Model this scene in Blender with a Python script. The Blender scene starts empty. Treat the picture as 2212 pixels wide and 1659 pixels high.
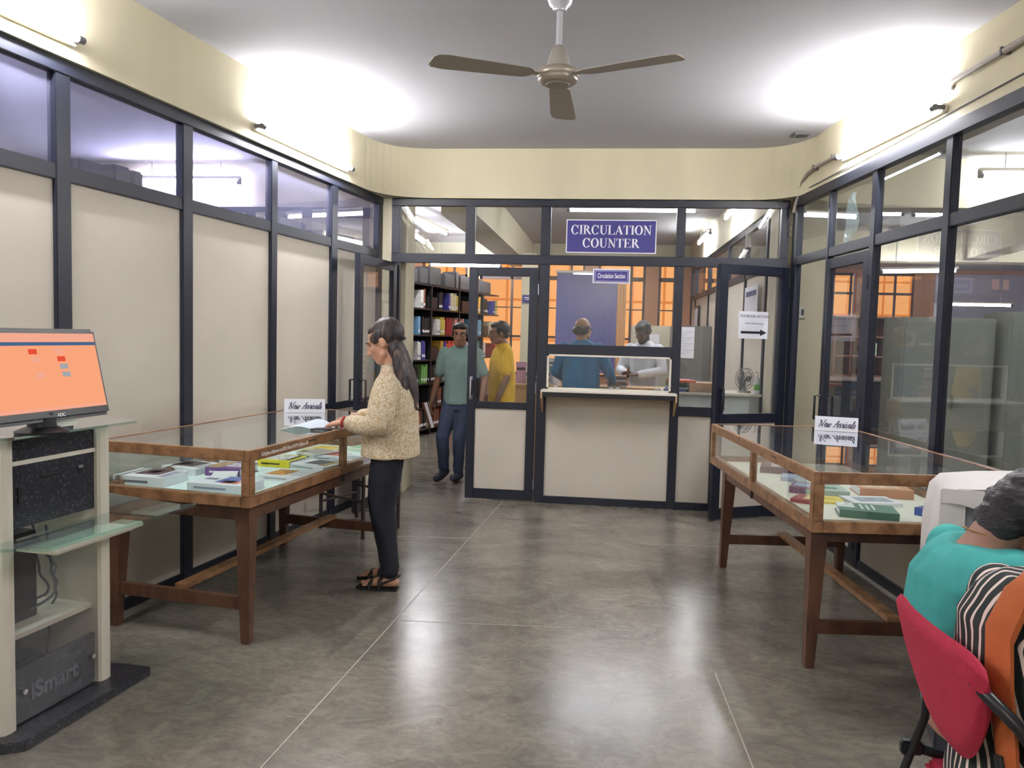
import bpy, bmesh, math, random
from mathutils import Matrix, Vector, noise
random.seed(7)
C = bpy.context.scene
COL = C.collection
R = math.radians
# ---------------------------------------------------------------- camera, world, exposure
cam_d = bpy.data.cameras.new('camera'); cam = bpy.data.objects.new('camera', cam_d); COL.objects.link(cam)
cam_d.sensor_fit = 'HORIZONTAL'; cam_d.sensor_width = 36.0; cam_d.lens = 1663.2 / 2212 * 36.0
cam_d.clip_start = 0.05; cam_d.clip_end = 80
cam.matrix_world = (Matrix.Translation((0, 0, 1.45)) @ Matrix.Rotation(R(6.3546), 4, 'Z')
                    @ Matrix.Rotation(R(90 - 3.5994), 4, 'X') @ Matrix.Rotation(R(1.4919), 4, 'Z'))
C.camera = cam
w = bpy.data.worlds.new('world'); C.world = w; w.use_nodes = True
w.node_tree.nodes['Background'].inputs[0].default_value = (0.8, 0.85, 1, 1)
w.node_tree.nodes['Background'].inputs[1].default_value = 0.05
C.view_settings.view_transform = 'Standard'; C.view_settings.look = 'None'
C.view_settings.gamma = 1.0; C.view_settings.use_curve_mapping = False
C.view_settings.exposure = 2.08
C.cycles.use_denoising = True
C.cycles.max_bounces = 10; C.cycles.diffuse_bounces = 4; C.cycles.glossy_bounces = 4
C.cycles.transparent_max_bounces = 24; C.cycles.transmission_bounces = 8
C.cycles.sample_clamp_indirect = 6.0
C.cycles.caustics_reflective = False; C.cycles.caustics_refractive = False
TUBE_POWER = 70.0

# ---------------------------------------------------------------- materials
def s2l(c):
    return tuple(((x / 255) / 12.92 if x / 255 <= .04045 else ((x / 255 + .055) / 1.055) ** 2.4) for x in c)
MATS = {}
def mat(name, rgb, rough=.6, metal=0.0, spec=.5, var=0.0, scale=8.0, bump=0.0, bscale=60.0, emit=None, stretch=None, coat=0.0):
    """procedural principled material; rgb in sRGB 0-255"""
    if name in MATS: return MATS[name]
    m = bpy.data.materials.new(name); m.use_nodes = True; nt = m.node_tree; N = nt.nodes; L = nt.links
    b = N['Principled BSDF']; c = s2l(rgb)
    b.inputs['Base Color'].default_value = (*c, 1); b.inputs['Roughness'].default_value = rough
    b.inputs['Metallic'].default_value = metal; b.inputs['Specular IOR Level'].default_value = spec
    if coat: b.inputs['Coat Weight'].default_value = coat
    tc = N.new('ShaderNodeTexCoord')
    vec = tc.outputs['Object']
    if stretch:
        mp = N.new('ShaderNodeMapping'); mp.inputs['Scale'].default_value = stretch
        L.new(vec, mp.inputs['Vector']); vec = mp.outputs['Vector']
    if var:
        n = N.new('ShaderNodeTexNoise'); n.inputs['Scale'].default_value = scale; n.inputs['Detail'].default_value = 5
        L.new(vec, n.inputs['Vector'])
        r = N.new('ShaderNodeValToRGB'); e = r.color_ramp.elements
        e[0].position = .3; e[1].position = .7
        e[0].color = (*[x * (1 - var) for x in c], 1); e[1].color = (*[min(1, x * (1 + var)) for x in c], 1)
        L.new(n.outputs['Fac'], r.inputs['Fac']); L.new(r.outputs['Color'], b.inputs['Base Color'])
    if bump:
        n2 = N.new('ShaderNodeTexNoise'); n2.inputs['Scale'].default_value = bscale; n2.inputs['Detail'].default_value = 3
        L.new(vec, n2.inputs['Vector'])
        bp = N.new('ShaderNodeBump'); bp.inputs['Strength'].default_value = bump; bp.inputs['Distance'].default_value = .01
        L.new(n2.outputs['Fac'], bp.inputs['Height']); L.new(bp.outputs['Normal'], b.inputs['Normal'])
    if emit:
        b.inputs['Emission Color'].default_value = (*s2l(emit[0]), 1); b.inputs['Emission Strength'].default_value = emit[1]
    MATS[name] = m; return m

def glass_mat(name, tint, refl=1.0, haze=0.0, hazecol=(200, 200, 205), ior=1.5):
    m = bpy.data.materials.new(name); m.use_nodes = True; nt = m.node_tree; N = nt.nodes; L = nt.links
    N.remove(N['Principled BSDF']); out = N['Material Output']
    t = N.new('ShaderNodeBsdfTransparent'); t.inputs[0].default_value = (*tint, 1)
    g = N.new('ShaderNodeBsdfGlossy'); g.inputs['Roughness'].default_value = 0.0; g.inputs[0].default_value = (.95, .97, 1, 1)
    fr = N.new('ShaderNodeFresnel'); fr.inputs['IOR'].default_value = ior
    mu = N.new('ShaderNodeMath'); mu.operation = 'MULTIPLY'; mu.inputs[1].default_value = refl
    mu.use_clamp = True
    ge = N.new('ShaderNodeNewGeometry'); ff = N.new('ShaderNodeMath'); ff.operation = 'SUBTRACT'; ff.inputs[0].default_value = 1.0
    L.new(ge.outputs['Backfacing'], ff.inputs[1])                       # reflect at the outer face of a pane only
    fm = N.new('ShaderNodeMath'); fm.operation = 'MULTIPLY'; L.new(fr.outputs[0], fm.inputs[0]); L.new(ff.outputs[0], fm.inputs[1])
    L.new(fm.outputs[0], mu.inputs[0])
    mx = N.new('ShaderNodeMixShader'); L.new(mu.outputs[0], mx.inputs[0]); L.new(t.outputs[0], mx.inputs[1]); L.new(g.outputs[0], mx.inputs[2])
    last = mx
    if haze:
        d = N.new('ShaderNodeBsdfDiffuse'); d.inputs[0].default_value = (*s2l(hazecol), 1)
        tc = N.new('ShaderNodeTexCoord'); n = N.new('ShaderNodeTexNoise'); n.inputs['Scale'].default_value = 3; n.inputs['Detail'].default_value = 6
        L.new(tc.outputs['Object'], n.inputs['Vector'])
        mm = N.new('ShaderNodeMath'); mm.operation = 'MULTIPLY'; mm.inputs[1].default_value = haze * 2
        L.new(n.outputs['Fac'], mm.inputs[0])
        m2 = N.new('ShaderNodeMixShader'); L.new(mm.outputs[0], m2.inputs[0]); L.new(mx.outputs[0], m2.inputs[1]); L.new(d.outputs[0], m2.inputs[2]); last = m2
    L.new(last.outputs[0], out.inputs['Surface'])
    MATS[name] = m; return m

def emis(name, rgb, strength, pattern=None):
    m = bpy.data.materials.new(name); m.use_nodes = True; nt = m.node_tree; N = nt.nodes; L = nt.links
    N.remove(N['Principled BSDF']); e = N.new('ShaderNodeEmission'); e.inputs[0].default_value = (*s2l(rgb), 1); e.inputs[1].default_value = strength
    if pattern:
        tc = N.new('ShaderNodeTexCoord')
        br = N.new('ShaderNodeTexBrick'); br.inputs['Scale'].default_value = 1.3; br.inputs['Mortar Size'].default_value = .03
        br.offset = 0.0; br.inputs['Brick Width'].default_value = .7; br.inputs['Row Height'].default_value = .9
        br.inputs['Color1'].default_value = (*s2l(rgb), 1); br.inputs['Color2'].default_value = (*s2l(pattern[0]), 1); br.inputs['Mortar'].default_value = (*s2l(pattern[1]), 1)
        sp = N.new('ShaderNodeSeparateXYZ'); cb = N.new('ShaderNodeCombineXYZ')
        L.new(tc.outputs['Object'], sp.inputs[0]); L.new(sp.outputs['X'], cb.inputs[0]); L.new(sp.outputs['Z'], cb.inputs[1])
        L.new(cb.outputs[0], br.inputs['Vector']); L.new(br.outputs['Color'], e.inputs[0])
    L.new(e.outputs[0], N['Material Output'].inputs['Surface']); MATS[name] = m; return m

def wood_mat(name, c1, c2, rough=.35, axis=(1, 12, 12), scale=2.2):
    m = bpy.data.materials.new(name); m.use_nodes = True; nt = m.node_tree; N = nt.nodes; L = nt.links; b = N['Principled BSDF']
    tc = N.new('ShaderNodeTexCoord'); mp = N.new('ShaderNodeMapping'); mp.inputs['Scale'].default_value = axis
    n = N.new('ShaderNodeTexNoise'); n.inputs['Scale'].default_value = scale; n.inputs['Detail'].default_value = 6; n.inputs['Distortion'].default_value = .6
    r = N.new('ShaderNodeValToRGB'); r.color_ramp.elements[0].color = (*s2l(c1), 1); r.color_ramp.elements[1].color = (*s2l(c2), 1)
    r.color_ramp.elements[0].position = .35; r.color_ramp.elements[1].position = .68
    L.new(tc.outputs['Object'], mp.inputs[0]); L.new(mp.outputs[0], n.inputs['Vector']); L.new(n.outputs['Fac'], r.inputs[0]); L.new(r.outputs[0], b.inputs['Base Color'])
    b.inputs['Roughness'].default_value = rough
    MATS[name] = m; return m

def floor_mat():
    m = bpy.data.materials.new('polished_floor'); m.use_nodes = True; nt = m.node_tree; N = nt.nodes; L = nt.links; b = N['Principled BSDF']
    tc = N.new('ShaderNodeTexCoord'); mp = N.new('ShaderNodeMapping'); mp.inputs['Scale'].default_value = (1, 1.5, 1)
    L.new(tc.outputs['Object'], mp.inputs[0])
    n1 = N.new('ShaderNodeTexNoise'); n1.inputs['Scale'].default_value = 1.3; n1.inputs['Detail'].default_value = 8; n1.inputs['Roughness'].default_value = .65; n1.inputs['Distortion'].default_value = 1.2
    n2 = N.new('ShaderNodeTexNoise'); n2.inputs['Scale'].default_value = 9; n2.inputs['Detail'].default_value = 9; n2.inputs['Roughness'].default_value = .7; n2.inputs['Distortion'].default_value = 2.0
    L.new(mp.outputs[0], n1.inputs['Vector']); L.new(mp.outputs[0], n2.inputs['Vector'])
    r1 = N.new('ShaderNodeValToRGB'); r1.color_ramp.elements[0].position = .32; r1.color_ramp.elements[1].position = .68
    r1.color_ramp.elements[0].color = (*s2l((108, 103, 94)), 1); r1.color_ramp.elements[1].color = (*s2l((142, 136, 123)), 1)
    r2 = N.new('ShaderNodeValToRGB'); r2.color_ramp.elements[0].position = .38; r2.color_ramp.elements[1].position = .7
    r2.color_ramp.elements[0].color = (.70, .70, .70, 1); r2.color_ramp.elements[1].color = (1.2, 1.18, 1.15, 1)
    L.new(n1.outputs['Fac'], r1.inputs[0]); L.new(n2.outputs['Fac'], r2.inputs[0])
    mx = N.new('ShaderNodeMix'); mx.data_type = 'RGBA'; mx.blend_type = 'MULTIPLY'; mx.inputs[0].default_value = .8
    L.new(r1.outputs[0], mx.inputs[6]); L.new(r2.outputs[0], mx.inputs[7])
    n3 = N.new('ShaderNodeTexNoise'); n3.inputs['Scale'].default_value = 22; n3.inputs['Detail'].default_value = 4
    L.new(mp.outputs[0], n3.inputs['Vector'])
    r3 = N.new('ShaderNodeValToRGB'); r3.color_ramp.elements[0].position = .7; r3.color_ramp.elements[1].position = .78
    r3.color_ramp.elements[0].color = (0, 0, 0, 1); r3.color_ramp.elements[1].color = (.35, .35, .35, 1)
    L.new(n3.outputs['Fac'], r3.inputs[0])
    ad = N.new('ShaderNodeMix'); ad.data_type = 'RGBA'; ad.inputs[7].default_value = (*s2l((190, 185, 172)), 1)
    L.new(r3.outputs[0], ad.inputs[0]); L.new(mx.outputs[2], ad.inputs[6])
    L.new(ad.outputs[2], b.inputs['Base Color'])
    mr = N.new('ShaderNodeMapRange'); mr.inputs['To Min'].default_value = .14; mr.inputs['To Max'].default_value = .30
    L.new(n2.outputs['Fac'], mr.inputs['Value']); L.new(mr.outputs[0], b.inputs['Roughness'])
    b.inputs['Specular IOR Level'].default_value = .6
    bp = N.new('ShaderNodeBump'); bp.inputs['Strength'].default_value = .12; bp.inputs['Distance'].default_value = .02
    L.new(n1.outputs['Fac'], bp.inputs['Height']); L.new(bp.outputs[0], b.inputs['Normal'])
    MATS['floor'] = m; return m

def granite_mat():
    m = bpy.data.materials.new('black_granite'); m.use_nodes = True; nt = m.node_tree; N = nt.nodes; L = nt.links; b = N['Principled BSDF']
    tc = N.new('ShaderNodeTexCoord'); v = N.new('ShaderNodeTexVoronoi'); v.inputs['Scale'].default_value = 230
    L.new(tc.outputs['Object'], v.inputs['Vector'])
    r = N.new('ShaderNodeValToRGB'); r.color_ramp.elements[0].position = .15; r.color_ramp.elements[1].position = .26
    r.color_ramp.elements[0].color = (*s2l((205, 205, 214)), 1); r.color_ramp.elements[1].color = (*s2l((38, 38, 46)), 1)
    L.new(v.outputs['Distance'], r.inputs[0])
    n = N.new('ShaderNodeTexNoise'); n.inputs['Scale'].default_value = 70; L.new(tc.outputs['Object'], n.inputs['Vector'])
    r2 = N.new('ShaderNodeValToRGB'); r2.color_ramp.elements[0].position = .5; r2.color_ramp.elements[1].position = .56
    L.new(n.outputs['Fac'], r2.inputs[0])
    mx = N.new('ShaderNodeMix'); mx.data_type = 'RGBA'; mx.inputs[6].default_value = (*s2l((38, 38, 46)), 1)
    L.new(r2.outputs[0], mx.inputs[0]); L.new(r.outputs[0], mx.inputs[7]); L.new(mx.outputs[2], b.inputs['Base Color'])
    b.inputs['Roughness'].default_value = .3
    MATS['granite'] = m; return m

def fabric_pattern(name, c1, c2, scale, lo=.45, hi=.55, rough=.85):
    m = bpy.data.materials.new(name); m.use_nodes = True; nt = m.node_tree; N = nt.nodes; L = nt.links; b = N['Principled BSDF']
    tc = N.new('ShaderNodeTexCoord'); n = N.new('ShaderNodeTexNoise'); n.inputs['Scale'].default_value = scale; n.inputs['Detail'].default_value = 3; n.inputs['Distortion'].default_value = 1.5
    L.new(tc.outputs['Object'], n.inputs['Vector'])
    r = N.new('ShaderNodeValToRGB'); r.color_ramp.elements[0].position = lo; r.color_ramp.elements[1].position = hi
    r.color_ramp.elements[0].color = (*s2l(c1), 1); r.color_ramp.elements[1].color = (*s2l(c2), 1)
    L.new(n.outputs['Fac'], r.inputs[0]); L.new(r.outputs[0], b.inputs['Base Color']); b.inputs['Roughness'].default_value = rough
    MATS[name] = m; return m

def stripe_mat(name, dark, light, rot, freq, pos=.86, rough=.8, dist=2.0):
    m = bpy.data.materials.new(name); m.use_nodes = True; nt = m.node_tree; N = nt.nodes; L = nt.links; b = N['Principled BSDF']
    tc = N.new('ShaderNodeTexCoord'); mp = N.new('ShaderNodeMapping'); mp.inputs['Rotation'].default_value = rot
    wv = N.new('ShaderNodeTexWave'); wv.bands_direction = 'X'; wv.inputs['Scale'].default_value = freq; wv.inputs['Distortion'].default_value = dist; wv.inputs['Detail'].default_value = 1; wv.inputs['Detail Scale'].default_value = 1.0
    L.new(tc.outputs['Object'], mp.inputs[0]); L.new(mp.outputs[0], wv.inputs['Vector'])
    r = N.new('ShaderNodeValToRGB'); r.color_ramp.elements[0].position = pos; r.color_ramp.elements[1].position = min(1, pos + .04)
    r.color_ramp.elements[0].color = (*s2l(dark), 1); r.color_ramp.elements[1].color = (*s2l(light), 1)
    L.new(wv.outputs['Fac'], r.inputs[0]); L.new(r.outputs[0], b.inputs['Base Color']); b.inputs['Roughness'].default_value = rough
    MATS[name] = m; return m

FRAME = mat('navy_frame', (28, 32, 45), .42, spec=.5, var=.08, scale=3)
PANEL = mat('cream_panel', (212, 203, 188), .6, var=.045, scale=1.6)
WALLY = mat('yellow_plaster', (214, 206, 176), .75, var=.05, scale=1.2, stretch=(3, 3, .5), bump=.05, bscale=30)
WHITEP = mat('ceiling_paint', (178, 178, 181), .8, var=.02, scale=1)
LIBWALL = mat('library_plaster', (205, 198, 172), .8, var=.04, scale=1)
GLASS = glass_mat('pane_glass', (.97, .98, .98), 1.7, haze=.02)
GLASS_BLUE = glass_mat('tinted_pane_glass', (.93, .93, .98), 1.6, haze=.08, hazecol=(180, 182, 212))
CASEGLASS = glass_mat('case_glass', (.95, .98, .965), 1.7, haze=.012)
KGLASS = glass_mat('greenish_glass', (.80, .91, .875), 1.9, haze=.02)
ACRYL = glass_mat('clear_acrylic', (.93, .92, .91), 1.3, haze=.05)
FLOOR = floor_mat(); GRAN = granite_mat()
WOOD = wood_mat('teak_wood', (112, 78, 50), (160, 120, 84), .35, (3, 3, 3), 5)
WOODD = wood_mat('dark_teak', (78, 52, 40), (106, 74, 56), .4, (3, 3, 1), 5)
WOODL = wood_mat('light_wood', (185, 150, 110), (205, 172, 132), .5, (2, 2, 2), 3)
CHROME = mat('chrome', (210, 210, 212), .18, metal=1)
STEEL = mat('brushed_steel', (170, 172, 175), .35, metal=.8)
BLACKM = mat('black_metal', (28, 29, 32), .4)
BLACKP = mat('black_plastic', (30, 30, 34), .35)
GREYP = mat('grey_plastic', (95, 96, 100), .5)
WHITEC = mat('cream_laminate', (226, 220, 204), .35, var=.02)
PAPER = mat('white_paper', (228, 228, 234), .7)
INK = mat('dark_ink', (40, 36, 70), .7)
INKB = mat('black_ink', (35, 35, 38), .7)
SIGNB = mat('sign_blue', (58, 54, 128), .35, var=.03)
SIGNW = mat('sign_white', (240, 240, 245), .4)
TUBE = emis('tube_glow', (250, 248, 255), TUBE_POWER)
TUBEB = emis('tube_glow_far', (248, 248, 255), TUBE_POWER * .34)
TUBEV = emis('tube_glow_violet', (214, 212, 255), TUBE_POWER * 1.5)
ORANGE = emis('orange_lit_window', (255, 172, 100), .25, ((255, 180, 112), (226, 130, 58)))
SKIN = mat('skin_light', (198, 152, 124), .5, var=.03, scale=14)
SKINM = mat('skin_brown', (150, 108, 84), .5, var=.03, scale=14)
SKIND = mat('skin_dark', (92, 62, 50), .5, var=.03, scale=14)
HAIR = mat('black_hair', (26, 24, 26), .45, var=.3, scale=30, stretch=(8, 8, 1), bump=.3, bscale=90)

# ---------------------------------------------------------------- mesh builder
class MB:
    def __init__(s, M=None):
        s.v = []; s.f = []; s.m = []; s.mats = []; s.M = M or Matrix()
    def mi(s, m):
        if m not in s.mats: s.mats.append(m)
        return s.mats.index(m)
    def add(s, vs, fs, m, M=None):
        T = s.M @ M if M is not None else s.M
        o = len(s.v); k = s.mi(m)
        s.v += [tuple(T @ Vector(p)) for p in vs]
        s.f += [tuple(i + o for i in f) for f in fs]; s.m += [k] * len(fs)
        return s
    def box(s, x0, x1, y0, y1, z0, z1, m, M=None):
        v = [(x0, y0, z0), (x1, y0, z0), (x1, y1, z0), (x0, y1, z0), (x0, y0, z1), (x1, y0, z1), (x1, y1, z1), (x0, y1, z1)]
        return s.add(v, [(0, 3, 2, 1), (4, 5, 6, 7), (0, 1, 5, 4), (1, 2, 6, 5), (2, 3, 7, 6), (3, 0, 4, 7)], m, M)
    def prism(s, poly, z0, z1, m, M=None):
        n = len(poly)
        v = [(x, y, z0) for x, y in poly] + [(x, y, z1) for x, y in poly]
        f = [tuple(range(n - 1, -1, -1)), tuple(range(n, 2 * n))] + [(i, (i + 1) % n, (i + 1) % n + n, i + n) for i in range(n)]
        return s.add(v, f, m, M)
    def loft(s, rings, m, M=None, caps=True):
        n = len(rings[0]); v = [p for r in rings for p in r]; f = []
        for k in range(len(rings) - 1):
            for i in range(n):
                j = (i + 1) % n; f.append((k * n + i, k * n + j, (k + 1) * n + j, (k + 1) * n + i))
        if caps: f += [tuple(range(n - 1, -1, -1)), tuple((len(rings) - 1) * n + i for i in range(n))]
        return s.add(v, f, m, M)
    def lathe(s, prof, m, seg=24, M=None):
        rings = [[(r * math.cos(2 * math.pi * i / seg), r * math.sin(2 * math.pi * i / seg), z) for i in range(seg)] for r, z in prof]
        return s.loft(rings, m, M)
    def tube(s, pts, r, m, seg=8, M=None):
        P = [Vector(p) for p in pts]; rings = []
        up = Vector((0, 0, 1)); prev = None
        for k, p in enumerate(P):
            d = (P[min(k + 1, len(P) - 1)] - P[max(k - 1, 0)]).normalized()
            if prev is None:
                a = d.cross(up) if abs(d.z) < .95 else d.cross(Vector((1, 0, 0)))
            else:
                a = prev - d * prev.dot(d)
            a.normalize(); prev = a; b = d.cross(a)
            rr = r[k] if isinstance(r, (list, tuple)) else r
            rings.append([tuple(p + a * rr * math.cos(2 * math.pi * i / seg) + b * rr * math.sin(2 * math.pi * i / seg)) for i in range(seg)])
        return s.loft(rings, m, M)
    def bar(s, a, b, wd, ht, m, up=(0, 0, 1)):
        a = Vector(a); b = Vector(b); d = (b - a).normalized(); u = Vector(up)
        sd = d.cross(u).normalized() * wd / 2; uu = sd.cross(d).normalized() * ht / 2
        return s.loft([[tuple(p + sd + uu), tuple(p - sd + uu), tuple(p - sd - uu), tuple(p + sd - uu)] for p in (a, b)], m)
    def text(s, txt, size, m, M, align='CENTER', bold=0.0, ext=.0008):
        cu = bpy.data.curves.new('t', 'FONT'); cu.body = txt; cu.size = size; cu.align_x = align; cu.align_y = 'CENTER'; cu.offset = bold; cu.extrude = ext
        o = bpy.data.objects.new('t', cu); COL.objects.link(o); bpy.context.view_layer.update()
        me = o.evaluated_get(bpy.context.evaluated_depsgraph_get()).to_mesh()
        s.add([tuple(v.co) for v in me.vertices], [tuple(p.vertices) for p in me.polygons], m, M)
        bpy.data.objects.remove(o); bpy.data.curves.remove(cu)
        return s
    def build(s, name, parent=None, bevel=0.0, smooth=False, seg=2):
        me = bpy.data.meshes.new(name)
        T = parent.matrix_world.inverted() if parent is not None else Matrix()
        me.from_pydata([tuple(T @ Vector(p)) for p in s.v], [], s.f)
        for m in s.mats: me.materials.append(m)
        me.polygons.foreach_set('material_index', s.m)
        bm = bmesh.new(); bm.from_mesh(me); bmesh.ops.recalc_face_normals(bm, faces=bm.faces)
        if bevel:
            es = [e for e in bm.edges if len(e.link_faces) == 2 and e.calc_face_angle(0) > .6]
            bmesh.ops.bevel(bm, geom=es, offset=bevel, segments=seg, affect='EDGES', clamp_overlap=True)
        if smooth:
            for f in bm.faces: f.smooth = True
            for e in bm.edges:
                if len(e.link_faces) == 2 and e.calc_face_angle(0) > .9: e.smooth = False
        bm.to_mesh(me); bm.free()
        o = bpy.data.objects.new(name, me); COL.objects.link(o)
        if parent is not None: o.parent = parent
        return o

def tag(o, label=None, cat=None, group=None, kind=None):
    if label: o['label'] = label
    if cat: o['category'] = cat
    if group: o['group'] = group
    if kind: o['kind'] = kind
    return o
def thing(name, label, cat, loc=(0, 0, 0), rotz=0.0, group=None, kind=None):
    o = bpy.data.objects.new(name, None); COL.objects.link(o); o.empty_display_size = .05
    o.matrix_world = Matrix.Translation(loc) @ Matrix.Rotation(rotz, 4, 'Z')
    o.location = loc; o.rotation_euler = (0, 0, rotz)
    bpy.context.view_layer.update()
    return tag(o, label, cat, group, kind)
def place(o):
    """move a top level mesh's origin to the base centre of its bounds"""
    xs = [v.co for v in o.data.vertices]
    c = Vector(((min(v.x for v in xs) + max(v.x for v in xs)) / 2, (min(v.y for v in xs) + max(v.y for v in xs)) / 2, min(v.z for v in xs)))
    o.data.transform(Matrix.Translation(-c)); o.location = c
    return o
def one(name, mb, label, cat, group=None, bevel=0.0, smooth=False):
    return tag(place(mb.build(name, None, bevel, smooth)), label, cat, group)
def copy_tree(o, parent=None):
    c = o.copy(); COL.objects.link(c)
    if parent is not None: c.parent = parent
    for ch in o.children: copy_tree(ch, c)
    return c

# local frames of the two slanting partition walls (u along the wall, v into the hall)
HL, HR = R(8.2161), R(-6.2359)
ML = Matrix(((math.sin(HL), math.cos(HL), 0, -2.2932), (math.cos(HL), -math.sin(HL), 0, 4.0), (0, 0, 1, 0), (0, 0, 0, 1)))
MR = Matrix(((math.sin(HR), -math.cos(HR), 0, 1.709), (math.cos(HR), math.sin(HR), 0, 5.0), (0, 0, 1, 0), (0, 0, 0, 1)))
uL = lambda Y: (Y - 4) / math.cos(HL)
uR = lambda Y: (Y - 5) / math.cos(HR)
ZC = 3.04      # ceiling
ZT = 2.62      # head of the partitions
YB = 6.6364    # back partition, hall face
# parents may be freshly made: accumulate their basis matrices by hand
def mworld(o):
    M = o.matrix_basis.copy(); p = o.parent
    while p is not None:
        M = p.matrix_basis @ M; p = p.parent
    return M
_old_build = MB.build
def _build(s, name, parent=None, bevel=0.0, smooth=False, seg=2):
    if parent is not None:
        Mi = mworld(parent).inverted()
        s2 = MB(); s2.f = s.f; s2.m = s.m; s2.mats = s.mats; s2.v = [tuple(Mi @ Vector(p)) for p in s.v]
        o = _old_build(s2, name, None, bevel, smooth, seg); o.parent = parent
        return o
    return _old_build(s, name, None, bevel, smooth, seg)
MB.build = _build
def struct(name, mb, parent=None, bevel=0.0, smooth=False):
    o = mb.build(name, parent, bevel, smooth)
    if parent is None: o['kind'] = 'structure'
    return o

# ================================================================ SETTING
fl = struct('floor', MB().box(-8, 9.5, -3.2, 18, -.12, 0, FLOOR))
strip = mat('pale_joint', (172, 167, 156), .5)
b = MB()
for a, c, wd in (((-1.07, 2.3), (-.79, 6.62), .0045), ((.58, 2.2), (.552, 3.365), .0045), ((-1.75, 5.24), (-.85, 5.35), .004), ((-.8, 5.36), (1.0, 5.5), .003), ((-.95, 3.72), (.2, 3.8), .003)):
    b.bar((*a, .0003), (*c, .0003), wd, .0012, strip)
b.build('floor_joint', fl)
struct('ceiling', MB().box(-8, 9.5, -3.2, 18, ZC, ZC + .15, WHITEP))

# plaster beam that runs round the hall over the partitions, with rounded corners
def bez(p0, p1, p2, n=10):
    return [tuple((1 - t) ** 2 * a + 2 * t * (1 - t) * b_ + t * t * c for a, b_, c in zip(p0, p1, p2)) for t in [i / n for i in range(n + 1)]]
def LP(Y, v): p = ML @ Vector((uL(Y), v, 0)); return (p.x, p.y)
def RP(Y, v): p = MR @ Vector((uR(Y), v, 0)); return (p.x, p.y)
ic = [LP(-3, .025)] + bez(LP(6.15, .025), (-1.90, 6.63), (-1.45, 6.63)) + bez((1.15, 6.63), (1.59, 6.63), RP(6.1, -.03)) + [RP(-3, -.03)]
oc = [RP(-3, -.28), RP(6.95, -.28), LP(6.95, -.22), LP(-3, -.22)]
bm_ = MB(); poly = ic + oc; bm_.prism(poly, ZT, ZC, WALLY)
struct('trim_1', bm_)

DP = .05
def fr(mb, u0, u1, z0, z1, v0=-DP, v1=0.0):
    mb.box(u0, u1, v0, v1, z0, z1, FRAME)

# ---- wall_left: navy frame, cream panels, glazed transoms
b = MB(ML)
mul = [(3.206, 3.289), (4.04, 4.125), (4.905, 4.977), (5.723, 5.819)]
mul = [(a - .84 * k, a - .84 * k + .083) for a in (3.206,) for k in (7, 6, 5, 4, 3, 2, 1)] + mul
end = (6.555, 6.64)
us = [(uL(a), uL(c)) for a, c in mul + [end]]
for i, (a, c) in enumerate(us): fr(b, a, c, 0, ZT)
u0, u1 = us[0][0], us[-1][1]
fr(b, u0, u1, 2.555, ZT, -DP, .004); fr(b, u0, u1, 2.09, 2.16, -DP, -.004); fr(b, u0, u1, 0, .06, -DP, -.004)
fr(b, us[-3][1], us[-1][0], .835, .89, -DP, -.004)
wl = struct('wall_left', b, None, .004)
for i in range(len(us) - 1):
    a, c = us[i][1] - .005, us[i + 1][0] + .005
    z = [.06, 2.09] if i < len(us) - 3 else [.06, .835, .89, 2.09]
    for k in range(0, len(z), 2):
        MB(ML).box(a, c, -.034, -.022, z[k] - .005, z[k + 1] + .005, PANEL).build('panel', wl)
    MB(ML).box(a, c, -.031, -.026, 2.155, 2.56, GLASS_BLUE).build('glass_pane', wl)
struct('trim_2', MB().box(-1.92, -1.832, 6.64, 6.70, 0, ZT, WALLY))

# ---- wall_right
b = MB(MR)
mr = [(4.283, 4.349), (5.115, 5.18), (5.825, 5.858), (6.46, 6.56)]
ur = [(uR(a), uR(c)) for a, c in mr]
ur = [(ur[0][0] - .86 * k, ur[0][0] - .86 * k + .066) for k in (8, 7, 6, 5, 4, 3, 2, 1)] + ur
for a, c in ur: fr(b, a, c, 0, ZT)
a0, a1 = ur[0][0], ur[-1][1]
fr(b, a0, a1, 2.545, ZT, -DP, .004); fr(b, a0, a1, 2.075, 2.145, -DP, -.004)
fr(b, a0, ur[-3][1], 0, .06, -DP, -.004); fr(b, a0, ur[-3][0], .82, .885, -DP, -.004)
fr(b, ur[-2][0], a1, 0, .06, -DP, -.004)
wr = struct('wall_right', b, None, .004)
for i in range(len(ur) - 1):
    a, c = ur[i][1] - .005, ur[i + 1][0] + .005
    MB(MR).box(a, c, -.031, -.026, 2.14, 2.55, GLASS).build('glass_pane', wr)
    if i < len(ur) - 3:
        MB(MR).box(a, c, -.031, -.026, .88, 2.08, GLASS).build('glass_pane', wr)
        MB(MR).box(a, c, -.034, -.022, .055, .825, PANEL).build('panel', wr)
struct('trim_3', MB().box(1.575, 1.90, 6.62, 7.1, 0, 3.04, WALLY))

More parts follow.
